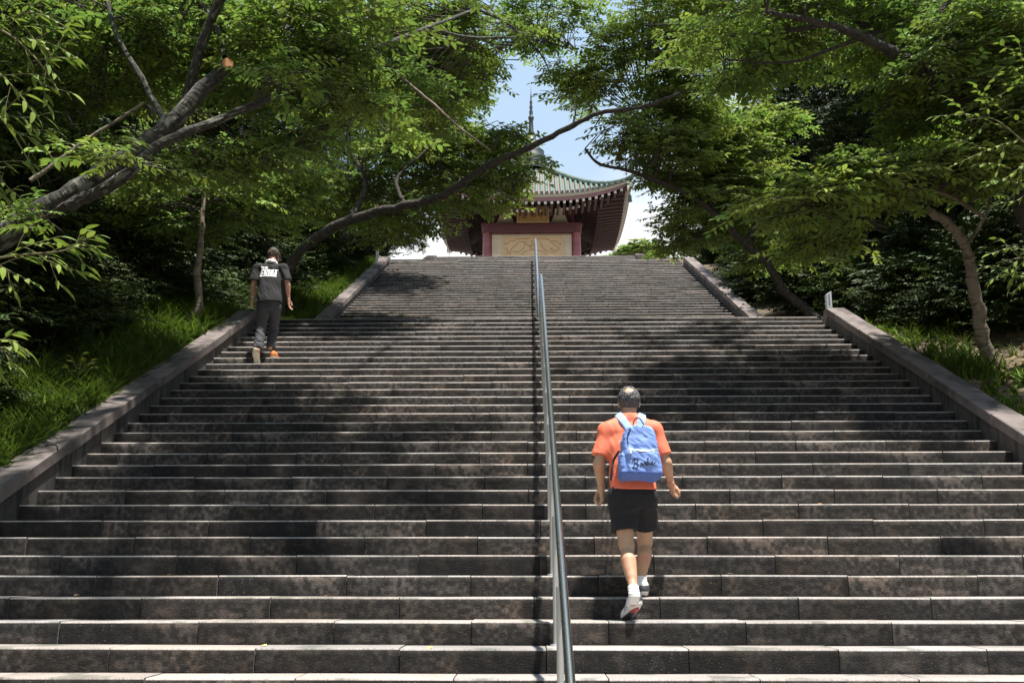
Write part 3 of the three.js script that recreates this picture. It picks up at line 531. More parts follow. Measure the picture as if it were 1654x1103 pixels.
// limbs: lists of points with a start and end thickness; the first limb is the trunk
function limbs(parent, list, mat, seed) {
  const skel = [], r = rng(seed);
  list.forEach(([pts, r0, r1, name = 'limb', m = mat], i) => {
    const n = Math.max(6, pts.length * 4), c = spline(pts, n);
    c.forEach((p, k) => { if (k && k < n) p.add(V((r() - 0.5), (r() - 0.5), (r() - 0.5)).multiplyScalar(lerp(r0, r1, k / n) * 0.45)); });
    const radii = c.map((_, k) => lerp(r0, r1, Math.pow(k / n, 0.8)) * (i === 0 && k < 3 ? 1 + 0.25 * (3 - k) / 3 : 1) * (0.88 + 0.24 * r()));
    const g = tube(c, radii, r0 > 0.05 ? 14 : 8, false, true, 1.2);
    mesh(i === 0 ? 'trunk' : name, g, m, parent); skel.push(...c.slice(i === 0 ? Math.floor(n * 0.35) : 1));
  });
  return skel;
}
const px = (list) => list.map(([a, b, z]) => P(a, b, z));
const root = (x, z) => V(x, ground(x, z) - 0.15, -z);
function tree(name, label, g, { base, trunk = bark, lines, air = [], blobs, world = [], sprays = cherrySprays, leaf = cherryLeaf, seed, opt }) {
  const t = group(name); tag(t, label, 'tree', g);
  const skel = limbs(t, lines.map(([pts, ...rest], i) => [i === 0 ? [base, ...px(pts)] : px(pts), ...rest]).concat(air), trunk, seed);
  crown(t, sprays, leaf, [...blobPx(blobs), ...world.map(([x, y, z, a, b, c, n]) => ({ c: V(x, y, -z), rad: V(a, b, c), n }))], skel, seed + 1, opt);
  return t;
}
// ---- left of the stairs
const bigCherry = tree('cherry_tree', 'big cherry tree leaning in from the left, with one limb sawn off short', undefined, {
  base: root(-8.4, 10.2), trunk: lichenBark, seed: 101,
  lines: [
    [[[-60, 425, 10.1], [30, 365, 10], [120, 308, 10], [200, 258, 10.1], [270, 200, 10.3], [330, 140, 10.5], [358, 112, 10.58]], 0.165, 0.078],
    [[[110, 335, 9.85], [200, 285, 9.85], [265, 228, 9.9], [340, 198, 10.1], [420, 165, 10.4], [490, 132, 10.7], [560, 92, 11], [606, 76, 11.2], [690, 44, 13], [770, 14, 15.5]], 0.072, 0.022],
    [[[600, 78, 11.2], [640, 118, 11.1], [700, 168, 11], [745, 208, 10.9], [792, 243, 10.8]], 0.024, 0.012, 'limb', paleBark],
    [[[262, 192, 10.3], [225, 120, 10.5], [185, 50, 10.8], [165, -40, 11]], 0.04, 0.025], [[[48, 292, 10.5], [90, 262, 10.6], [140, 225, 10.7], [232, 166, 10.9]], 0.028, 0.016, 'limb', paleBark],
    [[[362, 92, 10.6], [352, 50, 10.9], [330, 10, 11.2], [305, -40, 11.5]], 0.03, 0.018], [[[480, 135, 10.7], [468, 80, 11], [455, 10, 11.4], [450, -60, 11.8]], 0.045, 0.03], [[[770, 14, 15.5], [830, 45, 17], [875, 90, 18], [890, 120, 18.4]], 0.024, 0.012], [[[690, 44, 13], [760, 60, 15], [850, 62, 17.5], [930, 80, 19]], 0.026, 0.012],
    [[[640, 118, 11.1], [600, 160, 11.4], [560, 200, 11.8]], 0.014, 0.008],
  ], air: [[[V(-4.2, 6.6, -10.8), V(-3.6, 8.2, -10.4), V(-2.6, 8.6, -9.6), V(-1.0, 8.9, -8.6), V(0.2, 9.0, -7.6)], 0.07, 0.02], [[V(-3.2, 8.4, -10.0), V(-2.2, 8.9, -11), V(-0.6, 9.1, -11.6)], 0.04, 0.015]],
  blobs: [[110, 60, 11.6, 160, 90, 1.2, 40], [320, 40, 11.7, 150, 70, 0.9, 44], [500, 50, 11.1, 150, 80, 1.0, 44], [640, 50, 16, 100, 80, 1.4, 60], [760, 45, 17, 90, 50, 1.6, 50], [885, 40, 18.5, 66, 36, 1.2, 32], [530, 185, 11.2, 120, 50, 0.8, 22], [680, 165, 16, 80, 50, 1.2, 26], [745, 115, 17, 50, 36, 1, 16], [100, 190, 12.4, 140, 80, 0.9, 28], [310, 262, 11.6, 150, 50, 0.6, 22], [250, 110, 12.4, 170, 55, 0.9, 30], [430, 120, 11.6, 110, 40, 0.8, 18], [440, 120, 9.9, 60, 20, 0.4, 4], [560, 80, 10.4, 60, 25, 0.4, 5], [190, 262, 9.5, 60, 14, 0.15, 3], [60, 345, 9.5, 40, 14, 0.15, 2]],
  world: [[-2.4, 8.4, 8.3, 2.2, 0.9, 2.0, 48], [-1.0, 8.9, 9.4, 1.6, 0.9, 1.9, 22], [0.1, 8.9, 8.0, 1.2, 0.7, 1.3, 6]],
});
{
  const a = P(352, 118, 10.57), c = P(367, 103, 10.40), d = c.clone().sub(a).normalize(); mesh('stub', tube([a, a.clone().lerp(c, 0.5), c], [0.076, 0.072, 0.068], 16, false, false), lichenBark, bigCherry);
  mesh('cut_face', new THREE.CylinderGeometry(0.066, 0.071, 0.03, 20).applyMatrix4(M4().compose(c, new THREE.Quaternion().setFromUnitVectors(V(0, 1, 0), d.lerp(V(0.05, -0.2, 1), 0.35).normalize()), V(1, 1, 1))), cutWood, bigCherry);
}
tree('cherry_tree', 'cherry tree behind the man in black with a long dark bough reaching right', undefined, {
  base: root(-5.6, 20.8), seed: 111, leaf: litFreshLeaf,  // brighter green here: a sunlit look put into the leaf colour
  lines: [
    [[[470, 425, 20.6], [520, 378, 20.2], [580, 350, 19.8], [640, 335, 19.4], [700, 322, 19], [745, 297, 18.7], [790, 266, 18.4], [850, 241, 18], [900, 215, 17.7], [935, 198, 17.5], [970, 182, 17.2], [1040, 172, 16.8], [1100, 150, 16.4]], 0.125, 0.03],
    [[[655, 335, 19.3], [640, 290, 19.6], [690, 240, 19.9], [720, 190, 20.2]], 0.05, 0.02], [[[560, 358, 20], [590, 300, 20.5], [560, 220, 21], [600, 150, 21.5]], 0.08, 0.03], [[[925, 203, 17.6], [930, 178, 17.6], [922, 155, 17.7], [918, 152, 17.7]], 0.018, 0.009], [[[790, 266, 18.4], [800, 300, 18.6], [840, 330, 18.8]], 0.02, 0.01], [[[975, 182, 17.2], [960, 205, 17.3], [945, 222, 17.4]], 0.015, 0.007],
    [[[922, 155, 17.7], [905, 160, 17.7], [888, 148, 17.8], [872, 146, 17.8]], 0.008, 0.004], [[[905, 160, 17.7], [896, 142, 17.7], [892, 130, 17.8]], 0.006, 0.004], [[[930, 180, 17.6], [905, 168, 17.7], [870, 162, 17.8]], 0.007, 0.004],
  ],
  blobs: [[540, 315, 21.6, 95, 45, 1.2, 44], [650, 268, 21.2, 100, 60, 1.3, 62], [740, 255, 20.7, 75, 52, 1.2, 50], [805, 235, 20.0, 44, 24, 1, 17], [828, 272, 19.6, 32, 22, 0.9, 13], [768, 308, 20.5, 60, 18, 1, 22], [690, 352, 21, 25, 28, 0.9, 10], [610, 180, 21.4, 110, 60, 1.4, 64], [705, 175, 21, 70, 50, 1.2, 36], [630, 352, 21.4, 55, 36, 1, 22]],
  opt: { fan: 0.5, per: 10 },
});
tree('cherry_tree', 'slender pale leaved tree on the grass bank left of the upper stairs', undefined, {
  base: root(-6.6, 28), seed: 121, sprays: fineSprays, leaf: litFreshLeaf,
  lines: [[[[560, 380, 27.8], [575, 300, 27.5], [600, 220, 27.3], [610, 130, 27]], 0.13, 0.04], [[[575, 300, 27.5], [640, 250, 27], [700, 190, 26.6]], 0.06, 0.02], [[[585, 270, 27.5], [520, 210, 27.6], [500, 120, 27.6]], 0.06, 0.02]],
  blobs: [[560, 210, 27.5, 100, 80, 1.8, 46], [660, 170, 27, 90, 70, 1.6, 40], [620, 80, 27, 120, 70, 1.8, 40], [560, 330, 28.5, 90, 50, 1.5, 26], [715, 140, 26.6, 40, 40, 1.3, 14]], opt: { fan: 0.9, per: 16, scale: 1.25 },
});
tree('evergreen_tree', 'thin pale stemmed tree standing in the dark undergrowth left of the man in black', undefined, {
  base: root(-6.0, 15.0), trunk: paleBark, seed: 131,
  lines: [[[[316, 505, 15], [318, 440, 15], [324, 380, 15], [330, 310, 15.1]], 0.075, 0.04]],
  blobs: [[330, 325, 15.4, 120, 50, 1, 44], [290, 265, 15.6, 140, 50, 1, 44], [430, 300, 16, 90, 55, 1, 40], [200, 330, 15.2, 90, 50, 1, 26]],
});
tree('evergreen_tree', 'small dark tree at the top left of the stairs beside the pavilion', undefined, {
  base: root(-5.5, 33), seed: 141, sprays: glossySprays, leaf: darkLeaf,
  lines: [[[[640, 370, 33], [645, 330, 33], [640, 280, 33]], 0.1, 0.04]],
  blobs: [[640, 370, 33, 36, 36, 1, 34], [655, 320, 32.6, 50, 30, 1.1, 30], [600, 350, 33, 40, 40, 1.1, 26]], opt: { per: 18, scale: 1.3 },
});
// ---- right of the stairs
tree('cherry_tree', 'grey barked cherry tree with a sawn off limb on the bare bank at the right', undefined, {
  base: root(6.15, 13.0), trunk: paleBark, seed: 201, leaf: litFreshLeaf,
  lines: [
    [[[1590, 560, 12.9], [1583, 510, 12.8], [1573, 455, 12.7], [1561, 402, 12.6], [1544, 372, 12.5], [1520, 352, 12.4], [1501, 340, 12.3]], 0.10, 0.05],
    [[[1560, 400, 12.6], [1592, 350, 12.6], [1602, 290, 12.5], [1580, 230, 12.3], [1500, 190, 12.1]], 0.028, 0.012], [[[1590, 350, 12.5], [1520, 310, 12.1], [1420, 300, 11.9], [1330, 310, 11.8], [1260, 320, 11.8]], 0.028, 0.01], [[[1600, 290, 12.4], [1640, 250, 12], [1700, 240, 11.6]], 0.025, 0.012],
  ],
  blobs: [[1290, 320, 11.9, 80, 20, 0.6, 22], [1390, 294, 12, 80, 20, 0.6, 24], [1490, 272, 12, 70, 22, 0.6, 24], [1590, 262, 11.8, 70, 35, 0.7, 30], [1330, 372, 13.4, 80, 22, 0.6, 20], [1640, 180, 11.4, 40, 45, 0.7, 18]],
});
tree('cherry_tree', 'cherry tree leaning left over the upper stairs below the right end of the pavilion', undefined, {
  base: root(6.3, 19.6), seed: 211, leaf: litFreshLeaf,
  lines: [
    [[[1268, 470, 19.6], [1240, 425, 19.5], [1205, 395, 19.4], [1155, 345, 19.2], [1110, 312, 19], [1060, 291, 18.9], [1010, 274, 18.7], [965, 263, 18.6], [945, 240, 18.5]], 0.10, 0.022],
    [[[1205, 395, 19.4], [1230, 330, 19.6], [1200, 250, 19.8], [1150, 170, 20], [1100, 110, 20]], 0.08, 0.03], [[[1155, 345, 19.2], [1130, 290, 19.4], [1080, 230, 19.4], [1040, 180, 19.4]], 0.05, 0.02],
  ],
  blobs: [[1000, 212, 18.8, 36, 18, 0.8, 9], [1085, 255, 19, 45, 42, 1.1, 40], [1050, 232, 18.9, 30, 22, 0.8, 12], [1140, 250, 19.6, 80, 60, 1.3, 74], [1205, 225, 20, 70, 50, 1.3, 30], [1200, 320, 19.6, 90, 40, 1.3, 56], [1120, 345, 20.2, 52, 40, 1.1, 36], [972, 138, 19.2, 50, 24, 0.9, 22], [925, 112, 18.8, 26, 12, 0.5, 6], [1000, 70, 18.5, 30, 22, 0.8, 12], [1110, 28, 17.5, 85, 55, 1.4, 60], [1032, 18, 18, 26, 30, 1, 14], [1075, 110, 19.2, 75, 55, 1.2, 48], [1150, 150, 20, 60, 50, 1.3, 30], [1092, 385, 21, 22, 22, 0.6, 10], [1080, 185, 19.3, 70, 35, 1.1, 34], [1250, 400, 19.8, 60, 40, 1, 26]],
  opt: { fan: 0.5, per: 10 },
});
tree('cherry_tree', 'spreading dark limbed tree filling the upper right corner', undefined, {
  base: root(8.2, 12.6), seed: 221, leaf: cherryLeaf,
  lines: [
    [[[1690, 420, 12.6], [1640, 280, 12.2], [1560, 170, 11.8], [1515, 110, 11.7]], 0.15, 0.10],
    [[[1535, 150, 11.8], [1470, 100, 11.5], [1400, 62, 11.3], [1340, 40, 11.2], [1240, 20, 11.2]], 0.1, 0.03], [[[1500, 120, 11.7], [1430, 66, 11.9], [1370, 20, 12], [1320, -40, 12]], 0.08, 0.03], [[[1395, 60, 11.3], [1340, 80, 11.4], [1280, 100, 11.6], [1170, 96, 12]], 0.03, 0.012], [[[1515, 110, 11.7], [1520, 40, 11.6], [1560, -60, 11.5]], 0.09, 0.05], [[[1340, 40, 11.2], [1220, 55, 11.8], [1120, 40, 14], [1040, 40, 16.5]], 0.03, 0.01], [[[1560, 190, 11.9], [1620, 130, 11.6], [1680, 60, 11.3]], 0.05, 0.02],
  ],
  blobs: [[1220, 45, 12, 120, 65, 1.3, 50], [1400, 30, 12.4, 150, 60, 1.3, 56], [1570, 70, 11.2, 120, 90, 1.2, 64], [1530, 185, 12.6, 100, 50, 1, 22]],
  world: [[3.4, 10.2, 13.6, 1.9, 0.9, 2.0, 15]],
});
// the light green crown beyond the plaza
tree('distant_tree', 'small sunlit tree beyond the plaza to the right of the pavilion', undefined, {
  base: root(7.5, 66), seed: 231, sprays: bigSprays, leaf: litFreshLeaf, lines: [[[[1035, 410, 66], [1036, 398, 66]], 0.15, 0.06]], blobs: [[1040, 404, 66, 28, 14, 1.2, 44], [1015, 408, 66, 16, 7, 1, 16]], opt: { per: 16, scale: 1.3, twigs: false },
});
// ---------------------------------------------------------------- people: smooth bodies meshed from joined tapered limbs
const smin = (a, b, k) => { if (k <= 0) return Math.min(a, b); const h = Math.max(k - Math.abs(a - b), 0) / k; return Math.min(a, b) - h * h * k * 0.25; };
const smax = (a, b, k) => -smin(-a, -b, k);
function cone(a, b, ra, rb) {                                            // distance to a tapered capsule
  const dx = b.x - a.x, dy = b.y - a.y, dz = b.z - a.z, L2 = dx * dx + dy * dy + dz * dz || 1e-9;
  return (x, y, z) => { const px = x - a.x, py = y - a.y, pz = z - a.z, t = Math.min(1, Math.max(0, (px * dx + py * dy + pz * dz) / L2)), ex = px - dx * t, ey = py - dy * t, ez = pz - dz * t; return Math.sqrt(ex * ex + ey * ey + ez * ez) - (ra + (rb - ra) * t); };
}
function ell(c, r, q) {                                                  // distance to a turned ellipsoid
  const m = new THREE.Matrix4().makeRotationFromQuaternion(q ?? new THREE.Quaternion()).invert().elements, k = Math.min(r.x, r.y, r.z);
  return (x, y, z) => { const a = x - c.x, b = y - c.y, d = z - c.z, X = (m[0] * a + m[4] * b + m[8] * d) / r.x, Y = (m[1] * a + m[5] * b + m[9] * d) / r.y, Z = (m[2] * a + m[6] * b + m[10] * d) / r.z; const l = Math.sqrt(X * X + Y * Y + Z * Z); return (l - 1) * k * (l > 1 ? 1 : 1); };
}
const join = (list, k) => (x, y, z) => { let d = 1e9; for (const f of list) d = smin(d, f(x, y, z), k); return d; };
const cutBy = (f, p, n) => (x, y, z) => Math.max(f(x, y, z), (x - p.x) * n.x + (y - p.y) * n.y + (z - p.z) * n.z);   // keeps the side that n points away from
function skin(sdf, lo, hi, h) {                                          // surface nets
  const nx = Math.ceil((hi.x - lo.x) / h) + 1, ny = Math.ceil((hi.y - lo.y) / h) + 1, nz = Math.ceil((hi.z - lo.z) / h) + 1, f = new Float32Array(nx * ny * nz), id = new Int32Array(nx * ny * nz).fill(-1);
  const C = 4;                                                           // far cells are skipped in blocks
  for (let k = 0; k < nz; k += C) for (let j = 0; j < ny; j += C) for (let i = 0; i < nx; i += C) {
    const d = sdf(lo.x + (i + C / 2) * h, lo.y + (j + C / 2) * h, lo.z + (k + C / 2) * h), far = Math.abs(d) > h * C * 2.2;
    for (let c = k; c < Math.min(k + C, nz); c++) for (let b = j; b < Math.min(j + C, ny); b++) for (let a = i; a < Math.min(i + C, nx); a++) f[a + nx * (b + ny * c)] = far ? d : sdf(lo.x + a * h, lo.y + b * h, lo.z + c * h);
  }
  const pos = [], nor = [], idx = [], at = (i, j, k) => i + nx * (j + ny * k), E = [[0, 1], [2, 3], [4, 5], [6, 7], [0, 2], [1, 3], [4, 6], [5, 7], [0, 4], [1, 5], [2, 6], [3, 7]];
  for (let k = 0; k < nz - 1; k++) for (let j = 0; j < ny - 1; j++) for (let i = 0; i < nx - 1; i++) {
    const v = [0, 1, 2, 3, 4, 5, 6, 7].map((c) => f[at(i + (c & 1), j + ((c >> 1) & 1), k + (c >> 2))]); let s = 0; for (const x of v) s += x < 0;
    if (!s || s === 8) continue;
    let X = 0, Y = 0, Z = 0, n = 0;
    for (const [a, b] of E) if ((v[a] < 0) !== (v[b] < 0)) { const t = v[a] / (v[a] - v[b]); X += (a & 1) + t * ((b & 1) - (a & 1)); Y += ((a >> 1) & 1) + t * (((b >> 1) & 1) - ((a >> 1) & 1)); Z += (a >> 2) + t * ((b >> 2) - (a >> 2)); n++; }
    id[at(i, j, k)] = pos.length / 3; pos.push(lo.x + (i + X / n) * h, lo.y + (j + Y / n) * h, lo.z + (k + Z / n) * h);
  }
  for (let k = 1; k < nz - 1; k++) for (let j = 1; j < ny - 1; j++) for (let i = 1; i < nx - 1; i++) {
    const a = f[at(i, j, k)] < 0;
    for (const [di, dj, dk, q] of [[1, 0, 0, [[0, -1, -1], [0, 0, -1], [0, 0, 0], [0, -1, 0]]], [0, 1, 0, [[-1, 0, -1], [-1, 0, 0], [0, 0, 0], [0, 0, -1]]], [0, 0, 1, [[-1, -1, 0], [0, -1, 0], [0, 0, 0], [-1, 0, 0]]]]) {
      if (a === f[at(i + di, j + dj, k + dk)] < 0) continue;
      const w = q.map(([x, y, z]) => id[at(i + x, j + y, k + z)]); if (w.some((x) => x < 0)) continue;
      a ? idx.push(w[0], w[1], w[2], w[0], w[2], w[3]) : idx.push(w[0], w[2], w[1], w[0], w[3], w[2]);
    }
  }
  const e = h * 0.5;
  for (let i = 0; i < pos.length; i += 3) { const [x, y, z] = [pos[i], pos[i + 1], pos[i + 2]], g = V(sdf(x + e, y, z) - sdf(x - e, y, z), sdf(x, y + e, z) - sdf(x, y - e, z), sdf(x, y, z + e) - sdf(x, y, z - e)).normalize(); nor.push(g.x, g.y, g.z); }
  const uv = new Float32Array(pos.length / 3 * 2); for (let i = 0; i < uv.length / 2; i++) { uv[i * 2] = (pos[i * 3] + pos[i * 3 + 2] * 0.7); uv[i * 2 + 1] = pos[i * 3 + 1]; }
  const g = new THREE.BufferGeometry(); g.setAttribute('position', new THREE.Float32BufferAttribute(pos, 3)); g.setAttribute('normal', new THREE.Float32BufferAttribute(nor, 3)); g.setAttribute('uv', new THREE.BufferAttribute(uv, 2)); g.setIndex(idx);
  return g;
}
function around(points, m) { const b = new THREE.Box3().setFromPoints(points).expandByScalar(m); return [b.min, b.max]; }
// a hand: palm, four fingers bent at their knuckles, thumb from the side of the palm
function hand(w, down, inward, fwd, curl, s = 1) {
  const at = (d, i, f) => w.clone().addScaledVector(down, d * s).addScaledVector(inward, i * s).addScaledVector(fwd, f * s), prims = [];
  prims.push(cone(at(-0.03, 0, 0), at(0.02, 0, 0), 0.026 * s, 0.024 * s));
  for (const f of [-0.026, -0.009, 0.009, 0.026]) prims.push(cone(at(0.018, 0, f * 0.6), at(0.088, 0.002, f), 0.016 * s, 0.0125 * s));
  const palm = join(prims, 0.016 * s), fingers = [];
  [[-0.030, 0.034, 0.022, 0.018], [-0.010, 0.041, 0.026, 0.020], [0.010, 0.044, 0.029, 0.021], [0.030, 0.040, 0.025, 0.020]].forEach(([f, l1, l2, l3], n) => {
    let a = curl * (0.9 + 0.12 * n), p = at(0.09, 0.002, f), ang = a * 0.5; const seg = [];
    [l1, l2, l3].forEach((l, i) => { const q = p.clone().addScaledVector(down, Math.cos(ang) * l * s).addScaledVector(inward, Math.sin(ang) * l * s).addScaledVector(fwd, f * 0.1 * l * 10 * s * (1 - Math.min(1, curl))); seg.push(cone(p, q, (0.0098 - i * 0.0008) * s, (0.0092 - i * 0.001) * s)); p = q; ang += a * (i ? 0.8 : 1); });
    fingers.push(join(seg, 0.004 * s));
  });
  const t0 = at(0.03, 0.006, 0.022), t1 = at(0.06, 0.022, 0.047), t2 = at(0.086, 0.030 + 0.008 * curl, 0.048 - 0.012 * curl), t3 = at(0.108, 0.030 + 0.012 * curl, 0.040 - 0.02 * curl);
  const thumb = join([cone(t0, t1, 0.015 * s, 0.0125 * s), cone(t1, t2, 0.0115 * s, 0.0105 * s), cone(t2, t3, 0.0105 * s, 0.0085 * s)], 0.006 * s);
  return (x, y, z) => { let d = palm(x, y, z); let f = 1e9; for (const g of fingers) f = Math.min(f, g(x, y, z)); return smin(smin(d, f, 0.007 * s), thumb(x, y, z), 0.008 * s); };
}
const skinTex = (r, g, b) => tex(256, 256, (u, v) => { const a = fbm(u * 8, v * 8, 101, 5, 8, 8), h = hash3(Math.floor(u * 256), Math.floor(v * 256), 9), k = 0.86 + 0.22 * a + 0.06 * h, red = sstep(0.45, 0.7, fbm(u * 3, v * 3, 105, 3, 3, 3)) * 0.12; return [r * k * (1 + red * 0.5), g * k * (1 - red), b * k * (1 - red)]; }, true);
const cloth = (r, g, b, n = 0.12) => tex(256, 256, (u, v, i, j) => { const h = ((i + j) % 2 ? 0.04 : -0.04) + (hash3(i, j, 3) - 0.5) * n, a = fbm(u * 6, v * 6, 111, 4, 6, 6), k = 0.9 + 0.2 * a + h; return [r * k, g * k, b * k]; }, true);
const fabricBump = tex(256, 256, (u, v, i, j) => 0.5 + ((i % 2) ^ (j % 2) ? 0.3 : -0.3) + 0.2 * (hash3(i, j, 7) - 0.5));
const fab = (r, g, b, o = {}) => { const m = cloth(r, g, b); m.repeat.set(4, 4); return std({ map: m, bumpMap: fabricBump, bumpScale: 0.0006, roughness: 0.9, ...o }); };
// a printed patch laid on a surface: a grid pushed along dir onto the shape, a little proud of it
function decal(sdf, origin, right, up, dir, w, h, nu, nv, map, opts = {}) {
  const pos = [], uv = [], idx = [], nor = [];
  for (let j = 0; j <= nv; j++) for (let i = 0; i <= nu; i++) {
    const p = origin.clone().addScaledVector(right, (i / nu - 0.5) * w).addScaledVector(up, (j / nv - 0.5) * h);
    for (let s = 0; s < 40; s++) { const d = sdf(p.x, p.y, p.z) - 0.0025; if (Math.abs(d) < 2e-4) break; p.addScaledVector(dir, d * 0.8); }
    pos.push(p.x, p.y, p.z); uv.push(i / nu, j / nv);
  }
  for (let j = 0; j < nv; j++) for (let i = 0; i < nu; i++) { const a = j * (nu + 1) + i; idx.push(a, a + 1, a + nu + 1, a + 1, a + nu + 2, a + nu + 1); }
  const g = new THREE.BufferGeometry(); g.setAttribute('position', new THREE.Float32BufferAttribute(pos, 3)); g.setAttribute('uv', new THREE.Float32BufferAttribute(uv, 2)); g.setIndex(idx); g.computeVertexNormals();
  return [g, std({ map, alphaTest: 0.5, roughness: 0.8, side: THREE.DoubleSide, ...opts })];
}
function onto(sdf, p, dir, off = 0.002) { const q = p.clone(); for (let s = 0; s < 40; s++) q.addScaledVector(dir, (sdf(q.x, q.y, q.z) - off) * 0.8); return q; }
function torsoSDF(a, b, rows) {                                          // rows: [t, half width, half depth] from a (hem) to b (neck)
  const ax = b.clone().sub(a), H = ax.y;
  return (x, y, z) => {
    const t = (y - a.y) / H, tc = clamp(t); let i = 0; while (i < rows.length - 2 && rows[i + 1][0] < tc) i++;
    const u = sm(clamp((tc - rows[i][0]) / (rows[i + 1][0] - rows[i][0]))), w = lerp(rows[i][1], rows[i + 1][1], u), d = lerp(rows[i][2], rows[i + 1][2], u), X = (x - a.x - ax.x * tc) / w, Z = (z - a.z - ax.z * tc) / d;
    const l = Math.pow(Math.pow(Math.abs(X), 2.4) + Math.pow(Math.abs(Z), 2.4), 1 / 2.4), s = (l - 1) * Math.min(w, d), over = (t < 0 ? -t : t > 1 ? t - 1 : 0) * H;
    return over > 0 ? Math.max(s, over) : s;
  };
}
function headSDF(c, q, s = 1) {
  const o = (x, y, z) => V(x, y, z).multiplyScalar(s).applyQuaternion(q).add(c), r = (x, y, z) => V(x, y, z).multiplyScalar(s), e = (p, d) => ell(o(...p), r(...d), q);
  const skull = join([e([0, 0.028, 0.012], [0.077, 0.088, 0.097]), e([0, -0.03, -0.03], [0.062, 0.078, 0.066]), e([0, -0.092, -0.055], [0.034, 0.026, 0.030]), e([0, -0.005, -0.075], [0.052, 0.05, 0.022])], 0.04 * s);
  const nose = cone(o(0, 0.012, -0.097), o(0, -0.03, -0.118), 0.009 * s, 0.015 * s), mouth = e([0, -0.066, -0.095], [0.026, 0.010, 0.008]), ears = join([e([-0.08, -0.012, 0.012], [0.009, 0.032, 0.019]), e([0.08, -0.012, 0.012], [0.009, 0.032, 0.019])], 0.002);
  const sockets = join([e([-0.032, 0.012, -0.103], [0.018, 0.010, 0.012]), e([0.032, 0.012, -0.103], [0.018, 0.010, 0.012])], 0.001);
  return { head: (x, y, z) => smin(smax(smin(smin(skull(x, y, z), nose(x, y, z), 0.012 * s), mouth(x, y, z), 0.01 * s), -sockets(x, y, z), 0.012 * s), ears(x, y, z), 0.006 * s), skull, o, e };
}
const wob = (x, y, z, f, s) => (noise3(x * f + s, y * f, z * f + 3) - 0.5);
const treadY = (k) => Y0 - k * RISE;

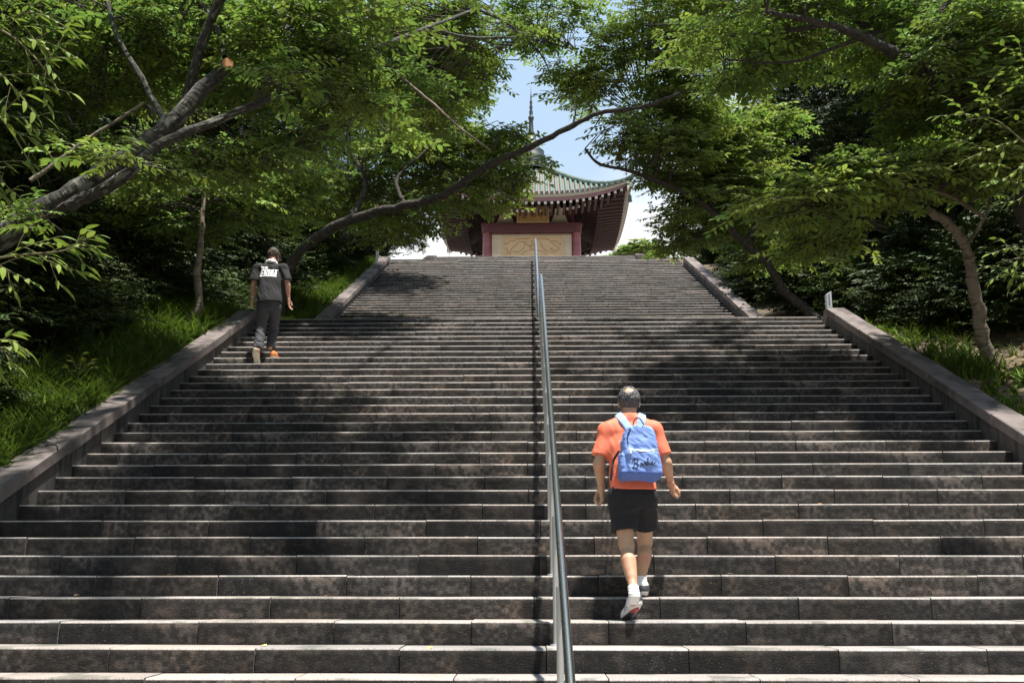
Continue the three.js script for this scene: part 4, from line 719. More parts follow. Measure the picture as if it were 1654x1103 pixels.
// ================================================================ the man in the orange shirt
{
  const man = group('person', V(P(1018, 990, 7.3).x, treadY(30), -7.3)); tag(man, 'grey haired man in orange shirt and black shorts climbing right of the handrail', 'person');
  const bag = group('backpack', V(P(1034, 760, 7.3).x, treadY(30) + 0.85, -7.3)); tag(bag, 'blue backpack with black script lettering worn by the man in orange', 'backpack');
  const put = (name, g, m, root = man) => mesh(name, g.translate(-root.position.x, -root.position.y, -root.position.z), m, root);
  const J = { hc: P(1016, 650, 7.60), neck: P(1016, 678, 7.55), sl: P(981, 696, 7.51), sr: P(1055, 695, 7.51), el: P(967, 748, 7.47), er: P(1076, 747, 7.48), wl: P(971, 785, 7.55), wr: P(1083, 776, 7.58),
    hl: P(1004, 806, 7.43), hr: P(1040, 806, 7.45), kl: P(1012, 880, 7.36), kr: P(1042, 874, 7.62), al: P(1025, 962, 7.10), ar: P(1036, 944, 7.52), pel: P(1022, 800, 7.44) };
  const calf = (k, a, s) => k.clone().lerp(a, 0.32).add(V(0.004 * s, 0, 0.022));
  const legs = join([cone(J.hl, J.kl, 0.085, 0.054), cone(J.kl, J.al, 0.050, 0.029), cone(calf(J.kl, J.al, -1), J.kl.clone().lerp(J.al, 0.62).add(V(0, 0, 0.006)), 0.053, 0.034), cone(J.kl.clone().lerp(J.al, 0.22).add(V(-0.018, 0, 0.016)), J.kl.clone().lerp(J.al, 0.5).add(V(-0.012, 0, 0.01)), 0.034, 0.026),
    cone(J.hr, J.kr, 0.085, 0.054), cone(J.kr, J.ar, 0.050, 0.029), cone(calf(J.kr, J.ar, 1), J.kr.clone().lerp(J.ar, 0.62).add(V(0, 0, 0.006)), 0.051, 0.033), cone(J.kr.clone().lerp(J.ar, 0.22).add(V(0.016, 0, 0.014)), J.kr.clone().lerp(J.ar, 0.5).add(V(0.01, 0, 0.01)), 0.032, 0.026),
    cone(J.al, J.al.clone().add(V(-0.008, -0.05, -0.02)), 0.024, 0.022), cone(J.ar, J.ar.clone().add(V(0, -0.05, -0.02)), 0.024, 0.022)], 0.028);
  const arm = (s, e, w) => join([cone(s, e, 0.05, 0.039), cone(e, w, 0.037, 0.026), cone(e.clone().lerp(w, 0.12), e.clone().lerp(w, 0.5), 0.039, 0.033)], 0.02);
  const arms = [arm(J.sl, J.el, J.wl), arm(J.sr, J.er, J.wr)];
  const tor = torsoSDF(J.pel, J.neck, [[0, 0.145, 0.10], [0.3, 0.135, 0.095], [0.65, 0.16, 0.105], [0.85, 0.14, 0.085], [1, 0.05, 0.05]]);
  const hq = Q(0.16, 0, 0.0), { head, skull, o } = headSDF(J.hc, hq, 0.98);
  const trunkS = join([tor, cone(J.sl, J.sr, 0.052, 0.052), cone(J.neck.clone().add(V(0, -0.04, 0.01)), J.hc.clone().add(V(0, -0.04, 0.02)), 0.06, 0.054), legs, ...arms], 0.03);
  const body = (x, y, z) => smin(trunkS(x, y, z), head(x, y, z), 0.02);
  const skinMap = skinTex(0.44, 0.272, 0.168), skinMat = std({ map: skinMap, roughness: 0.55 }); skinMap.repeat.set(3, 3);
  const hd = (w, e, side) => { const d = w.clone().sub(e).normalize(), f = V(0, 0, -1).addScaledVector(d, d.z).normalize(), i = d.clone().cross(f).multiplyScalar(side).normalize(); return hand(w, d.clone().lerp(V(0, -1, 0), 0.35).normalize(), i, f, 1.5, 1.08); };
  const hl = hd(J.wl, J.el, -1), hr = hd(J.wr, J.er, 1);
  const bodyG = [skin(body, ...around([J.hc.clone().add(V(0, 0.14, 0)), J.el, J.er, J.al.clone().add(V(0, -0.05, 0)), J.ar, J.wl, J.wr], 0.13), 0.0085), skin(hl, ...around([J.wl, J.wl.clone().add(V(0, -0.12, -0.03))], 0.075), 0.0035), skin(hr, ...around([J.wr, J.wr.clone().add(V(0, -0.12, -0.03))], 0.075), 0.0035)];
  put('body', merge(bodyG), skinMat);
  // hair, thin at the crown
  const hairline = V(0, 0.62, 0.62).normalize();
  const hair = (x, y, z) => { const p = V(x, y, z).sub(J.hc).applyQuaternion(hq.clone().invert()); const keep = Math.max(-(p.y + 0.066 - 0.55 * Math.max(0, -p.z) - 0.25 * Math.max(0, -p.z - 0.02)), -p.z - 0.075 + 0.3 * Math.max(0, p.y)); const hole = Math.hypot(p.x / 1.15, (p.y - 0.095), (p.z - 0.062) / 1.2) - 0.030; const sides = Math.abs(p.x) > 0.064 && p.z < 0.03 ? -(p.y + 0.01) : -1; return smax(smax(smax(skull(x, y, z) - 0.010 - 0.006 * wob(x, y, z, 90, 4) - 0.006 * wob(x, y * 0.3, z, 220, 1), keep, 0.012), -hole + 0.02 * wob(x, y, z, 60, 8), 0.02), sides, 0.01); };
  const hairMap = tex(128, 128, (u, v) => { const k = 0.02 + 0.10 * Math.pow(noise3(u * 64, v * 10, 3, 64, 10), 2) + 0.03 * hash3(Math.floor(u * 128), Math.floor(v * 64), 3); return [k, k * 0.97, k * 0.95]; }, true); hairMap.repeat.set(5, 5);
  put('hair', skin(hair, ...around([J.hc.clone().add(V(0, 0.02, 0))], 0.135), 0.0045), std({ map: hairMap, roughness: 0.6 }));
  // shirt
  const hem = P(1023, 792, 7.43), neckTop = J.neck.clone().add(V(0, -0.005, 0.005));
  const shirtT = torsoSDF(hem, neckTop, [[0, 0.172, 0.125], [0.25, 0.165, 0.118], [0.6, 0.178, 0.122], [0.82, 0.165, 0.10], [1, 0.066, 0.062]]);
  const sleeve = (s, e) => { const m = s.clone().lerp(e, 0.78), n = e.clone().sub(s).normalize(); return cutBy(cone(s, e, 0.064, 0.066), m, n); };
  const traps = [J.sl, J.sr].map((q) => cone(q.clone().add(V(0, 0.0, 0)), J.neck.clone().add(V(0, 0.012, 0.01)), 0.06, 0.056));
  const shirt0 = join([shirtT, cone(J.sl, J.sr, 0.062, 0.062), ...traps, sleeve(J.sl, J.el), sleeve(J.sr, J.er)], 0.035);
  const neckHole = cone(J.neck, J.neck.clone().add(V(0, 0.2, -0.02)), 0.05, 0.09);
  const folds = (x, y, z) => 0.012 * wob(x, y * 0.6, z, 13, 2) + 0.005 * wob(x + y * 0.3, y * 0.5, z, 34, 7);
  const shirt = (x, y, z) => smax(smax(shirt0(x, y, z) + folds(x, y, z), hem.y - y, 0.006), -neckHole(x, y, z), 0.01);
  put('shirt', skin(shirt, ...around([J.sl, J.sr, J.el, J.er, hem, J.neck], 0.14), 0.007), fab(0.74, 0.165, 0.085, { roughness: 0.75 }));
  // shorts
  const hemL = P(1010, 858, 7.39), hemR = P(1044, 851, 7.56), shortsLeg = (h, m, n, r0, r1) => cutBy(cone(h, m.clone().lerp(h, -0.1), r0, r1), m, n);
  const shorts0 = join([torsoSDF(P(1022, 820, 7.43), P(1022, 780, 7.43), [[0, 0.125, 0.10], [0.5, 0.150, 0.115], [1, 0.145, 0.105]]), shortsLeg(J.hl, hemL, hemL.clone().sub(J.hl).normalize(), 0.098, 0.098), shortsLeg(J.hr, hemR, hemR.clone().sub(J.hr).normalize(), 0.096, 0.092)], 0.07);
  const shorts = (x, y, z) => shorts0(x, y, z) + 0.010 * wob(x, y * 0.4, z, 30, 12) + 0.005 * wob(x, y, z, 70, 13);
  put('shorts', skin(shorts, ...around([J.hl, J.hr, hemL, hemR, P(1022, 785, 7.43)], 0.14), 0.007), fab(0.012, 0.012, 0.014));
  // socks and shoes
  const white = fab(0.72, 0.72, 0.70);
  for (const [a, k, s] of [[J.al, J.kl, -1], [J.ar, J.kr, 1]]) { const up = k.clone().sub(a).normalize(), top = a.clone().lerp(k, 0.17), g = (x, y, z) => smax(Math.max(legs(x, y, z) - 0.007 - 0.001 * Math.sin(y * 300), a.y - 0.06 - y, Math.hypot(x - a.x, y - a.y, z - a.z) - 0.12), (x - top.x) * up.x + (y - top.y) * up.y + (z - top.z) * up.z, 0.003); put('sock', skin(g, ...around([a], 0.13), 0.006), white); }
  const shoe = (heel, toe, up) => {                                      // heel and toe on the ground side of the sole
    const d = toe.clone().sub(heel).normalize(), side = d.clone().cross(up).normalize(), at = (l, w, h) => heel.clone().addScaledVector(d, l).addScaledVector(side, w).addScaledVector(up, h);
    const upper = join([cone(at(0.035, 0, 0.055), at(0.10, 0, 0.055), 0.040, 0.040), cone(at(0.05, 0, 0.09), at(0.075, 0, 0.085), 0.036, 0.038), cone(at(0.10, 0, 0.05), at(0.215, 0.004, 0.034), 0.042, 0.036), cone(at(0.17, 0.012, 0.036), at(0.22, 0.006, 0.03), 0.034, 0.032)], 0.03);
    const solePlane = (x, y, z) => (x - heel.x) * up.x + (y - heel.y) * up.y + (z - heel.z) * up.z;
    return { upper: (x, y, z) => smax(upper(x, y, z), 0.024 - solePlane(x, y, z), 0.004), sole: (x, y, z) => smax(smax(upper(x, y, z) - 0.005, solePlane(x, y, z) - 0.028, 0.006), -solePlane(x, y, z), 0.006), at, pts: [heel, toe, at(0.1, 0, 0.1)], solePlane, d, side };
  };
  const tread30 = treadY(30), toeL = V(P(1011, 997, 7.27).x, tread30 + 0.0, -7.31), heelL = V(P(1037, 985, 7.1).x, tread30 + 0.105, -7.115);
  const upL = V(0, 1, 0).addScaledVector(toeL.clone().sub(heelL).normalize(), -toeL.clone().sub(heelL).normalize().y).normalize();
  const toeR = V(P(1034, 960, 7.7).x - 0.0, treadY(29) + 0.001, -7.73), heelR = V(P(1041, 961, 7.47).x, treadY(29) + 0.001, -7.475);
  const upper = fab(0.66, 0.66, 0.65, { roughness: 0.6 }), trim = std({ color: rgb(0.06, 0.065, 0.075), roughness: 0.5, metalness: 0.2 }), soleW = std({ color: rgb(0.62, 0.6, 0.58), roughness: 0.6 }), soleR = std({ color: rgb(0.45, 0.06, 0.07), roughness: 0.6 });
  for (const [h, t, u] of [[heelL, toeL, upL], [heelR, toeR, V(0, 1, 0)]]) {
    const s = shoe(h, t, u), bounds = around(s.pts, 0.075);
    const up = put('shoe', skin(s.upper, ...bounds, 0.0045), upper);
    const sole = skin((x, y, z) => smax(s.sole(x, y, z), -(s.solePlane(x, y, z) - 0.011), 0.002), ...bounds, 0.0045);
    put('sole', sole, soleW); const lg = (x, y, z) => (x - h.x) * s.d.x + (y - h.y) * s.d.y + (z - h.z) * s.d.z, under = (x, y, z) => smax(s.sole(x, y, z), s.solePlane(x, y, z) - 0.0115, 0.002); put('outsole', skin((x, y, z) => Math.max(under(x, y, z), 0.125 - lg(x, y, z)), ...bounds, 0.0045), trim); put('outsole', skin((x, y, z) => Math.max(under(x, y, z), lg(x, y, z) - 0.122), ...bounds, 0.0045), soleR);
    const heelCup = skin((x, y, z) => { const l = (x - h.x) * s.d.x + (y - h.y) * s.d.y + (z - h.z) * s.d.z; return Math.max(s.upper(x, y, z) - 0.003, l - 0.035, Math.max(0.04 - s.solePlane(x, y, z), s.solePlane(x, y, z) - 0.085)); }, ...bounds, 0.0045); put('heel_cup', heelCup, trim);
    const stripe = [0.1, 0.125, 0.15].map((l) => tube([-1, -0.5, 0, 0.5, 1].map((w) => onto(s.upper, s.at(l + 0.012 * Math.abs(w), w * 0.06, 0.09 - 0.045 * Math.abs(w)), V(0, 0, 0).copy(u).multiplyScalar(-0.6).addScaledVector(s.side, -w).normalize(), 0.001)), 0.0045, 5)); put('stripe', merge(stripe), trim);
  }
  // ---- the backpack
  const bu = J.neck.clone().sub(hem).normalize(), bq = Q(-0.12, 0.10, -0.03), bc = P(1033, 724, 7.28);
  const inv = bq.clone().invert(), loc = (x, y, z) => V(x - bc.x, y - bc.y, z - bc.z).applyQuaternion(inv).divideScalar(0.93), wld = (x, y, z) => V(x, y, z).multiplyScalar(0.93).applyQuaternion(bq).add(bc);
  const rbox = (p, c, h, r) => { const x = Math.abs(p.x - c[0]) - h[0] + r, y = Math.abs(p.y - c[1]) - h[1] + r, z = Math.abs(p.z - c[2]) - h[2] + r; return Math.hypot(Math.max(x, 0), Math.max(y, 0), Math.max(z, 0)) + Math.min(Math.max(x, y, z), 0) - r; };
  const main = (p) => { const w = 0.138 + 0.024 * clamp((0.05 - p.y) / 0.2), top = Math.hypot(p.x, Math.max(p.y - 0.055, 0) * 1.0) - 0.138; const b = rbox(p, [0, -0.03, 0], [w, 0.225, 0.072 + 0.02 * clamp((0.1 - p.y) / 0.3)], 0.05); return p.y > 0.055 ? smax(b, top, 0.03) : b; };
  const crease = (x, y, z) => 0.016 * wob(x, y * 0.8, z, 17, 31) + 0.008 * wob(x + y * 0.8, y, z, 40, 33);
  const bagS = (x, y, z) => { const p = loc(x, y, z); return smin(smin(main(p), rbox(p, [0.006, -0.135, 0.068], [0.128, 0.102, 0.046], 0.035), 0.012), rbox(p, [-0.142, -0.14, 0], [0.02, 0.09, 0.055], 0.018), 0.02) * 0.93 + crease(x, y, z); };
  const blue = fab(0.16, 0.262, 0.58, { roughness: 0.7 }), blueDark = fab(0.085, 0.145, 0.40), black = std({ color: rgb(0.014, 0.014, 0.016), roughness: 0.7 }), brass = std({ color: rgb(0.72, 0.62, 0.42), roughness: 0.4, metalness: 0.4 });
  const putB = (n, g, m) => put(n, g, m, bag);
  putB('bag', skin((x, y, z) => smax(bagS(x, y, z), -(loc(x, y, z).y + 0.215), 0.01), ...around([wld(0, 0.25, 0), wld(0, -0.26, 0.05), wld(0.16, 0, 0.13), wld(-0.17, 0, -0.1)], 0.06), 0.0055), blue);
  putB('base_panel', skin((x, y, z) => Math.max(bagS(x, y, z) - 0.003, loc(x, y, z).y + 0.205), ...around([wld(0.15, -0.2, 0.13), wld(-0.15, -0.25, -0.1)], 0.06), 0.0055), blueDark);
  const line = (pts, r) => tube(spline(pts.map(([x, y]) => onto(bagS, wld(x, y, 0.2), V(0, 0, -1), 0.001)), pts.length * 4), r, 6, true, true);
  putB('zip', line([[-0.118, -0.01], [-0.12, 0.06], [-0.095, 0.125], [-0.05, 0.168], [0, 0.182], [0.05, 0.168], [0.095, 0.125], [0.12, 0.06], [0.122, 0.01]], 0.0042), black);
  putB('pocket_zip', line([[-0.11, -0.045], [-0.07, -0.052], [-0.02, -0.062], [0.03, -0.062], [0.07, -0.05], [0.12, -0.036]], 0.0042), brass);
  putB('zip_pull', merge([line([[-0.035, 0.172], [-0.045, 0.14]], 0.005), line([[0.0, 0.178], [0.002, 0.14]], 0.006)]), black);
  putB('pocket_zip_pull', line([[-0.105, -0.05], [-0.10, -0.085]], 0.006), brass);
  putB('grab_loop', tube(spline([wld(-0.045, 0.175, -0.01), wld(-0.038, 0.215, -0.015), wld(-0.015, 0.25, -0.02), wld(0.008, 0.252, -0.02), wld(0.032, 0.22, -0.015), wld(0.048, 0.18, -0.01)], 20), 0.005, 6), black);
  // straps over the shoulders, and the loose end at the left
  const strap = (pts, w) => { const c = spline(pts, 24), pos = [], idx = [], uv = []; c.forEach((p, i) => { const t = c[Math.min(i + 1, 24)].clone().sub(c[Math.max(i - 1, 0)]).normalize(), e = 0.004, n = V(shirt(p.x + e, p.y, p.z) - shirt(p.x - e, p.y, p.z), shirt(p.x, p.y + e, p.z) - shirt(p.x, p.y - e, p.z), shirt(p.x, p.y, p.z + e) - shirt(p.x, p.y, p.z - e)).normalize(), s = t.clone().cross(n).normalize(); for (const [a, b] of [[-1, 0], [-0.8, 1], [0.8, 1], [1, 0]]) { const q = p.clone().addScaledVector(s, a * w / 2).addScaledVector(n, b * 0.012); pos.push(q.x, q.y, q.z); uv.push(a, i / 6); } }); for (let i = 0; i < 24; i++) for (let k = 0; k < 3; k++) { const a = i * 4 + k; idx.push(a, a + 1, a + 4, a + 1, a + 5, a + 4); } const g = new THREE.BufferGeometry(); g.setAttribute('position', new THREE.Float32BufferAttribute(pos, 3)); g.setAttribute('uv', new THREE.Float32BufferAttribute(uv, 2)); g.setIndex(idx); g.computeVertexNormals(); return g; };
  const lay = (x, y, z) => onto(shirt, V(x, y, z), V(0, 0, 0).copy(V(bc.x, y < J.sl.y ? y : J.sl.y - 0.1, -7.5).sub(V(x, y, z))).normalize(), 0.006);
  const strapMat = fab(0.30, 0.42, 0.72, { side: THREE.DoubleSide });
  for (const [s, sh] of [[-1, J.sl], [1, J.sr]]) {
    const top = sh.clone().lerp(J.neck, 0.36), pts = [wld(s * 0.06, 0.165, -0.05), lay(lerp(top.x, bc.x, 0.45), top.y + 0.01, -7.33), lay(top.x, top.y + 0.14, -7.45), lay(top.x, top.y + 0.14, -7.56), lay(top.x + s * 0.03, top.y - 0.1, -7.8)];
    putB('strap', strap(pts, 0.062), strapMat);
  }
  putB('loose_strap', tube(spline([wld(-0.155, -0.02, -0.03), P(991, 744, 7.34), P(989, 756, 7.33), P(987, 776, 7.33)], 14), 0.009, 6, true, true), black);
  // the script lettering
  const can = document.createElement('canvas'); can.width = 512; can.height = 256; const g = can.getContext('2d'); g.clearRect(0, 0, 512, 256); g.strokeStyle = '#0a0a14'; g.lineCap = g.lineJoin = 'round';
  const path = (w, d) => { g.lineWidth = w; g.stroke(new Path2D(d)); };
  path(17, 'M92 48 C78 100 70 150 46 206'); path(15, 'M44 92 C60 50 120 26 146 44 C168 62 130 104 88 116'); path(17, 'M88 116 C140 108 158 140 128 172 C102 198 62 204 40 190 C28 180 40 168 54 174');
  path(13, 'M222 118 C196 108 172 138 178 160 C184 178 212 160 224 124 C216 160 222 172 236 160'); path(13, 'M236 160 C248 140 254 124 256 112 C262 122 276 120 282 114 C272 136 272 164 290 158');
  path(13, 'M290 158 C326 120 352 60 338 46 C322 44 304 110 304 150 C308 178 344 156 340 124 C338 112 326 116 328 126'); path(13, 'M340 138 C352 140 362 130 366 116 C358 140 358 166 376 156'); path(14, 'M374 82 L376 80');
  path(13, 'M376 156 C404 140 424 118 412 106 C396 100 382 140 390 156 C402 176 440 140 470 118');
  const bt = new THREE.CanvasTexture(can); bt.colorSpace = THREE.SRGBColorSpace;
  const [dg, dm] = decal(bagS, wld(0.004, -0.155, 0.18), V(0.99, 0.09, -0.05).normalize(), V(-0.09, 0.995, 0).normalize(), V(0, 0, -1), 0.20, 0.112, 24, 14, bt); putB('lettering', dg, dm);
}

// ================================================================ the man in black
{
  const zt = Z0 - 9 * TREAD + 0.12, man = group('person', V(P(425, 580, zt).x, treadY(9), -zt)); tag(man, 'man in dark grey printed shirt, dark trousers and black cap climbing by the left wall', 'person');
  const put = (name, g, m) => mesh(name, g.translate(-man.position.x, -man.position.y, -man.position.z), m, man);
  const z0 = zt + 0.16, J = { hc: P(441.8, 413.5, z0 + 0.20), neck: P(438.5, 426, z0 + 0.12), sl: P(417.5, 432.5, z0 + 0.08), sr: P(457.5, 433, z0 + 0.08), el: P(409, 459, z0 + 0.06), er: P(464, 459, z0 + 0.05), wl: P(407.5, 480, z0 + 0.12), wr: P(465.5, 482, z0 + 0.10),
    hl: P(424, 497, z0 + 0.0), hr: P(444, 497, z0 + 0.02), kl: P(421, 534, z0 + 0.0), kr: P(442, 532, z0 + 0.22), al: P(416, 566, z0 - 0.2), ar: P(436, 562, z0 + 0.12), pel: P(434, 492, z0) };
  const legs = join([cone(J.hl, J.kl, 0.08, 0.052), cone(J.kl, J.al, 0.048, 0.034), cone(J.hr, J.kr, 0.08, 0.052), cone(J.kr, J.ar, 0.048, 0.034)], 0.03);
  const arm = (s, e, w) => join([cone(s, e, 0.048, 0.038), cone(e, w, 0.036, 0.025), cone(e.clone().lerp(w, 0.15), e.clone().lerp(w, 0.5), 0.038, 0.032)], 0.02);
  const hq = Q(-0.42, -0.1, 0.05), { head, skull } = headSDF(J.hc, hq, 0.97);
  const all = join([torsoSDF(J.pel, J.neck, [[0, 0.14, 0.1], [0.5, 0.14, 0.095], [0.8, 0.15, 0.095], [1, 0.05, 0.05]]), cone(J.sl, J.sr, 0.05, 0.05), cone(J.neck.clone().add(V(0, -0.05, 0)), J.hc.clone().add(V(0, -0.03, 0.03)), 0.058, 0.052), legs, arm(J.sl, J.el, J.wl), arm(J.sr, J.er, J.wr)], 0.03);
  const body = (x, y, z) => smin(all(x, y, z), head(x, y, z), 0.02), skinMap = skinTex(0.46, 0.26, 0.185), skinMat = std({ map: skinMap, roughness: 0.55 }); skinMap.repeat.set(3, 3);
  const hd = (w, e, side, curl) => { const d = w.clone().sub(e).normalize(), f = V(0, 0, -1).addScaledVector(d, d.z).normalize(), i = d.clone().cross(f).multiplyScalar(side).normalize(); return hand(w, d, i, f, curl, 1); };
  put('body', merge([skin(body, ...around([J.hc.clone().add(V(0, 0.12, 0)), J.el, J.er, J.al, J.ar, J.wl, J.wr], 0.12), 0.010), skin(hd(J.wl, J.el, -1, 0.5), ...around([J.wl, J.wl.clone().add(V(0, -0.17, 0))], 0.08), 0.004), skin(hd(J.wr, J.er, 1, 0.35), ...around([J.wr, J.wr.clone().add(V(0, -0.17, 0))], 0.08), 0.004)]), skinMat);
  const inHead = (x, y, z) => V(x, y, z).sub(J.hc).applyQuaternion(hq.clone().invert());
  put('hair', skin((x, y, z) => { const p = inHead(x, y, z); return smax(skull(x, y, z) - 0.016 - 0.02 * wob(x, y * 0.4, z, 70, 3), Math.max(p.y - 0.05, -(p.y + 0.085), -p.z - 0.01), 0.01); }, ...around([J.hc], 0.135), 0.006), std({ color: rgb(0.055, 0.034, 0.024), roughness: 0.6 }));
  const capM = fab(0.014, 0.014, 0.016, { roughness: 0.7 });
  put('cap', skin((x, y, z) => { const p = inHead(x, y, z); const arch = Math.hypot(p.x, (p.y - 0.02), (p.z - 0.12)) - 0.028; return smax(smax(skull(x, y, z) - 0.016, -(p.y - 0.022 - 0.12 * p.z), 0.004), -arch, 0.004); }, ...around([J.hc.clone().add(V(0, 0.04, 0))], 0.14), 0.006), capM);
  { const b = (u, r) => V(Math.sin(u) * 0.075, 0.022, -0.075 - Math.cos(u) * 0.02 - r * Math.cos(u * 0.9)).applyQuaternion(hq).add(J.hc), pts = []; for (let i = -5; i <= 5; i++) pts.push(b(i * 0.2, 0.035)); put('cap_brim', tube(pts, [0.02, 0.03, 0.034, 0.036, 0.037, 0.037, 0.037, 0.036, 0.034, 0.03, 0.02], 8, true, true).translate(0, 0, 0), capM); }
  { const c = J.neck.clone().add(V(0, -0.012, 0.028)), pts = []; for (let i = 0; i <= 14; i++) { const a = i / 14 * 4.6 - 2.3 + Math.PI / 2; pts.push(c.clone().add(V(Math.cos(a) * 0.070, 0.0 + 0.035 * Math.sin(a), Math.sin(a) * 0.055 - 0.004))); }
    const towel = join(pts.slice(1).map((p, i) => cone(pts[i], p, 0.021, 0.021)), 0.02); put('towel', skin((x, y, z) => towel(x, y, z) + 0.012 * wob(x, y, z, 45, 9), ...around(pts, 0.06), 0.006), fab(0.8, 0.8, 0.79)); }
  { const w = J.wl.clone().lerp(J.el, 0.04), d = J.el.clone().sub(J.wl).normalize(); put('wristband', new THREE.TorusGeometry(0.029, 0.006, 8, 20).applyMatrix4(M4().compose(w, new THREE.Quaternion().setFromUnitVectors(V(0, 0, 1), d), V(1, 1, 1))), std({ color: rgb(0.65, 0.63, 0.6), roughness: 0.5 })); }
  // loose shirt
  const hem = P(434, 489, z0), shirtT = torsoSDF(hem, J.neck.clone().add(V(0, -0.01, 0)), [[0, 0.19, 0.135], [0.3, 0.182, 0.13], [0.65, 0.185, 0.125], [0.85, 0.165, 0.10], [1, 0.07, 0.062]]);
  const sleeve = (s, e) => cutBy(cone(s, e, 0.066, 0.084), s.clone().lerp(e, 0.80), e.clone().sub(s).normalize());
  const shirt0 = join([shirtT, cone(J.sl, J.sr, 0.064, 0.064), sleeve(J.sl, J.el), sleeve(J.sr, J.er)], 0.035), nh = cone(J.neck, J.neck.clone().add(V(0, 0.2, -0.06)), 0.055, 0.09);
  const shirt = (x, y, z) => smax(smax(shirt0(x, y, z) + 0.020 * wob(x + y * 0.4, y * 0.6, z, 12, 2) + 0.010 * wob(x * 1.2 + y * 0.6, y * 0.3, z, 30, 7), hem.y - y + 0.05 * (x - hem.x), 0.006), -nh(x, y, z), 0.01);
  put('shirt', skin(shirt, ...around([J.sl, J.sr, J.el, J.er, hem, J.neck], 0.15), 0.008), fab(0.015, 0.015, 0.017));
  // trousers
  const wr = (x, y, z) => 0.016 * wob(x, y * 1.6, z, 22, 3) * sstep(J.kl.y + 0.15, J.kl.y - 0.1, y) + 0.012 * wob(x + y, y * 0.6, z, 20, 5) + 0.010 * wob(x, y * 2.2, z, 34, 8) * sstep(J.kl.y, J.al.y + 0.1, y);
  const leg = (h, k, a, hemP) => cutBy(join([cone(h, k, 0.094, 0.068), cone(k, a.clone().lerp(k, -0.12), 0.068, 0.070)], 0.03), hemP, hemP.clone().sub(k).normalize());
  const pants0 = join([torsoSDF(P(434, 502, z0), P(434, 484, z0), [[0, 0.12, 0.10], [0.5, 0.148, 0.112], [1, 0.14, 0.10]]), leg(J.hl, J.kl, J.al, J.kl.clone().lerp(J.al, 0.93)), leg(J.hr, J.kr, J.ar, J.kr.clone().lerp(J.ar, 0.98))], 0.03);
  put('trousers', skin((x, y, z) => pants0(x, y, z) + wr(x, y, z), ...around([J.hl, J.hr, J.kl, J.kr, J.al, J.ar, P(434, 484, z0)], 0.13), 0.008), fab(0.042, 0.043, 0.049));
  // orange shoes with pale soles: the left one up on its toe, the sole towards us
  const orange = fab(0.62, 0.17, 0.04), pale = std({ color: rgb(0.56, 0.50, 0.38), roughness: 0.8 });
  const shoe = (heel, toe, up, name) => {
    const d = toe.clone().sub(heel).normalize(), s = d.clone().cross(up).normalize(), at = (l, w, h) => heel.clone().addScaledVector(d, l).addScaledVector(s, w).addScaledVector(up, h);
    const u = join([cone(at(0.035, 0, 0.055), at(0.10, 0, 0.055), 0.040, 0.041), cone(at(0.05, 0, 0.085), at(0.075, 0, 0.08), 0.036, 0.038), cone(at(0.10, 0, 0.05), at(0.215, 0, 0.036), 0.044, 0.04)], 0.03), pl = (x, y, z) => (x - heel.x) * up.x + (y - heel.y) * up.y + (z - heel.z) * up.z, b = around([heel, toe, at(0.1, 0, 0.1)], 0.075);
    put('shoe', skin((x, y, z) => smax(u(x, y, z), 0.028 - pl(x, y, z), 0.004), ...b, 0.006), orange);
    const lug = (x, y, z) => { const l = (x - heel.x) * d.x + (y - heel.y) * d.y + (z - heel.z) * d.z; return 0.0025 * Math.sign(Math.sin(l * 260)); };
    put('sole', skin((x, y, z) => smax(smax(u(x, y, z) - 0.007, pl(x, y, z) - 0.034, 0.006), -pl(x, y, z) + lug(x, y, z), 0.004), ...b, 0.005), pale);
  };
  const tl = V(P(414, 581, zt).x, treadY(9) + 0.004, -(zt + 0.04)), hl = tl.clone().add(V(-0.012, 0.215, 0.14)), dl = tl.clone().sub(hl).normalize(); shoe(hl, tl, V(0, 0.4, -1).addScaledVector(dl, -V(0, 0.4, -1).dot(dl)).normalize());
  const hr = V(P(435.5, 573, z0).x, treadY(8) + 0.002, -(Z0 - 8 * TREAD + 0.04)); shoe(hr, hr.clone().add(V(0.05, 0, -0.25)), V(0, 1, 0));
  // the white print on the back
  const can = document.createElement('canvas'); can.width = 512; can.height = 340; const g = can.getContext('2d'); g.clearRect(0, 0, 512, 340); g.fillStyle = g.strokeStyle = '#f4f4f2'; g.lineJoin = 'round';
  const word = (t, x, y, size, w, lw) => { g.font = 'bold ' + size + 'px sans-serif'; g.save(); g.translate(x, y); g.scale(w / g.measureText(t).width, 1); g.lineWidth = lw; g.strokeText(t, 0, 0); g.fillText(t, 0, 0); g.restore(); };
  word('THE', 14, 78, 82, 190, 5); word('FIRST', 14, 176, 108, 480, 5); word('PRIZE', 14, 278, 108, 470, 5); g.fillRect(14, 290, 470, 34);
  const st = new THREE.CanvasTexture(can); st.colorSpace = THREE.SRGBColorSpace;
  const c = P(433.5, 438, z0 - 0.04).add(V(0, 0, 0.08)); const [dg, dm] = decal(shirt, c, V(1, -0.03, 0), V(0.03, 1, 0), V(0, 0, -1), 0.275, 0.182, 24, 16, st); put('print', dg, dm);
}
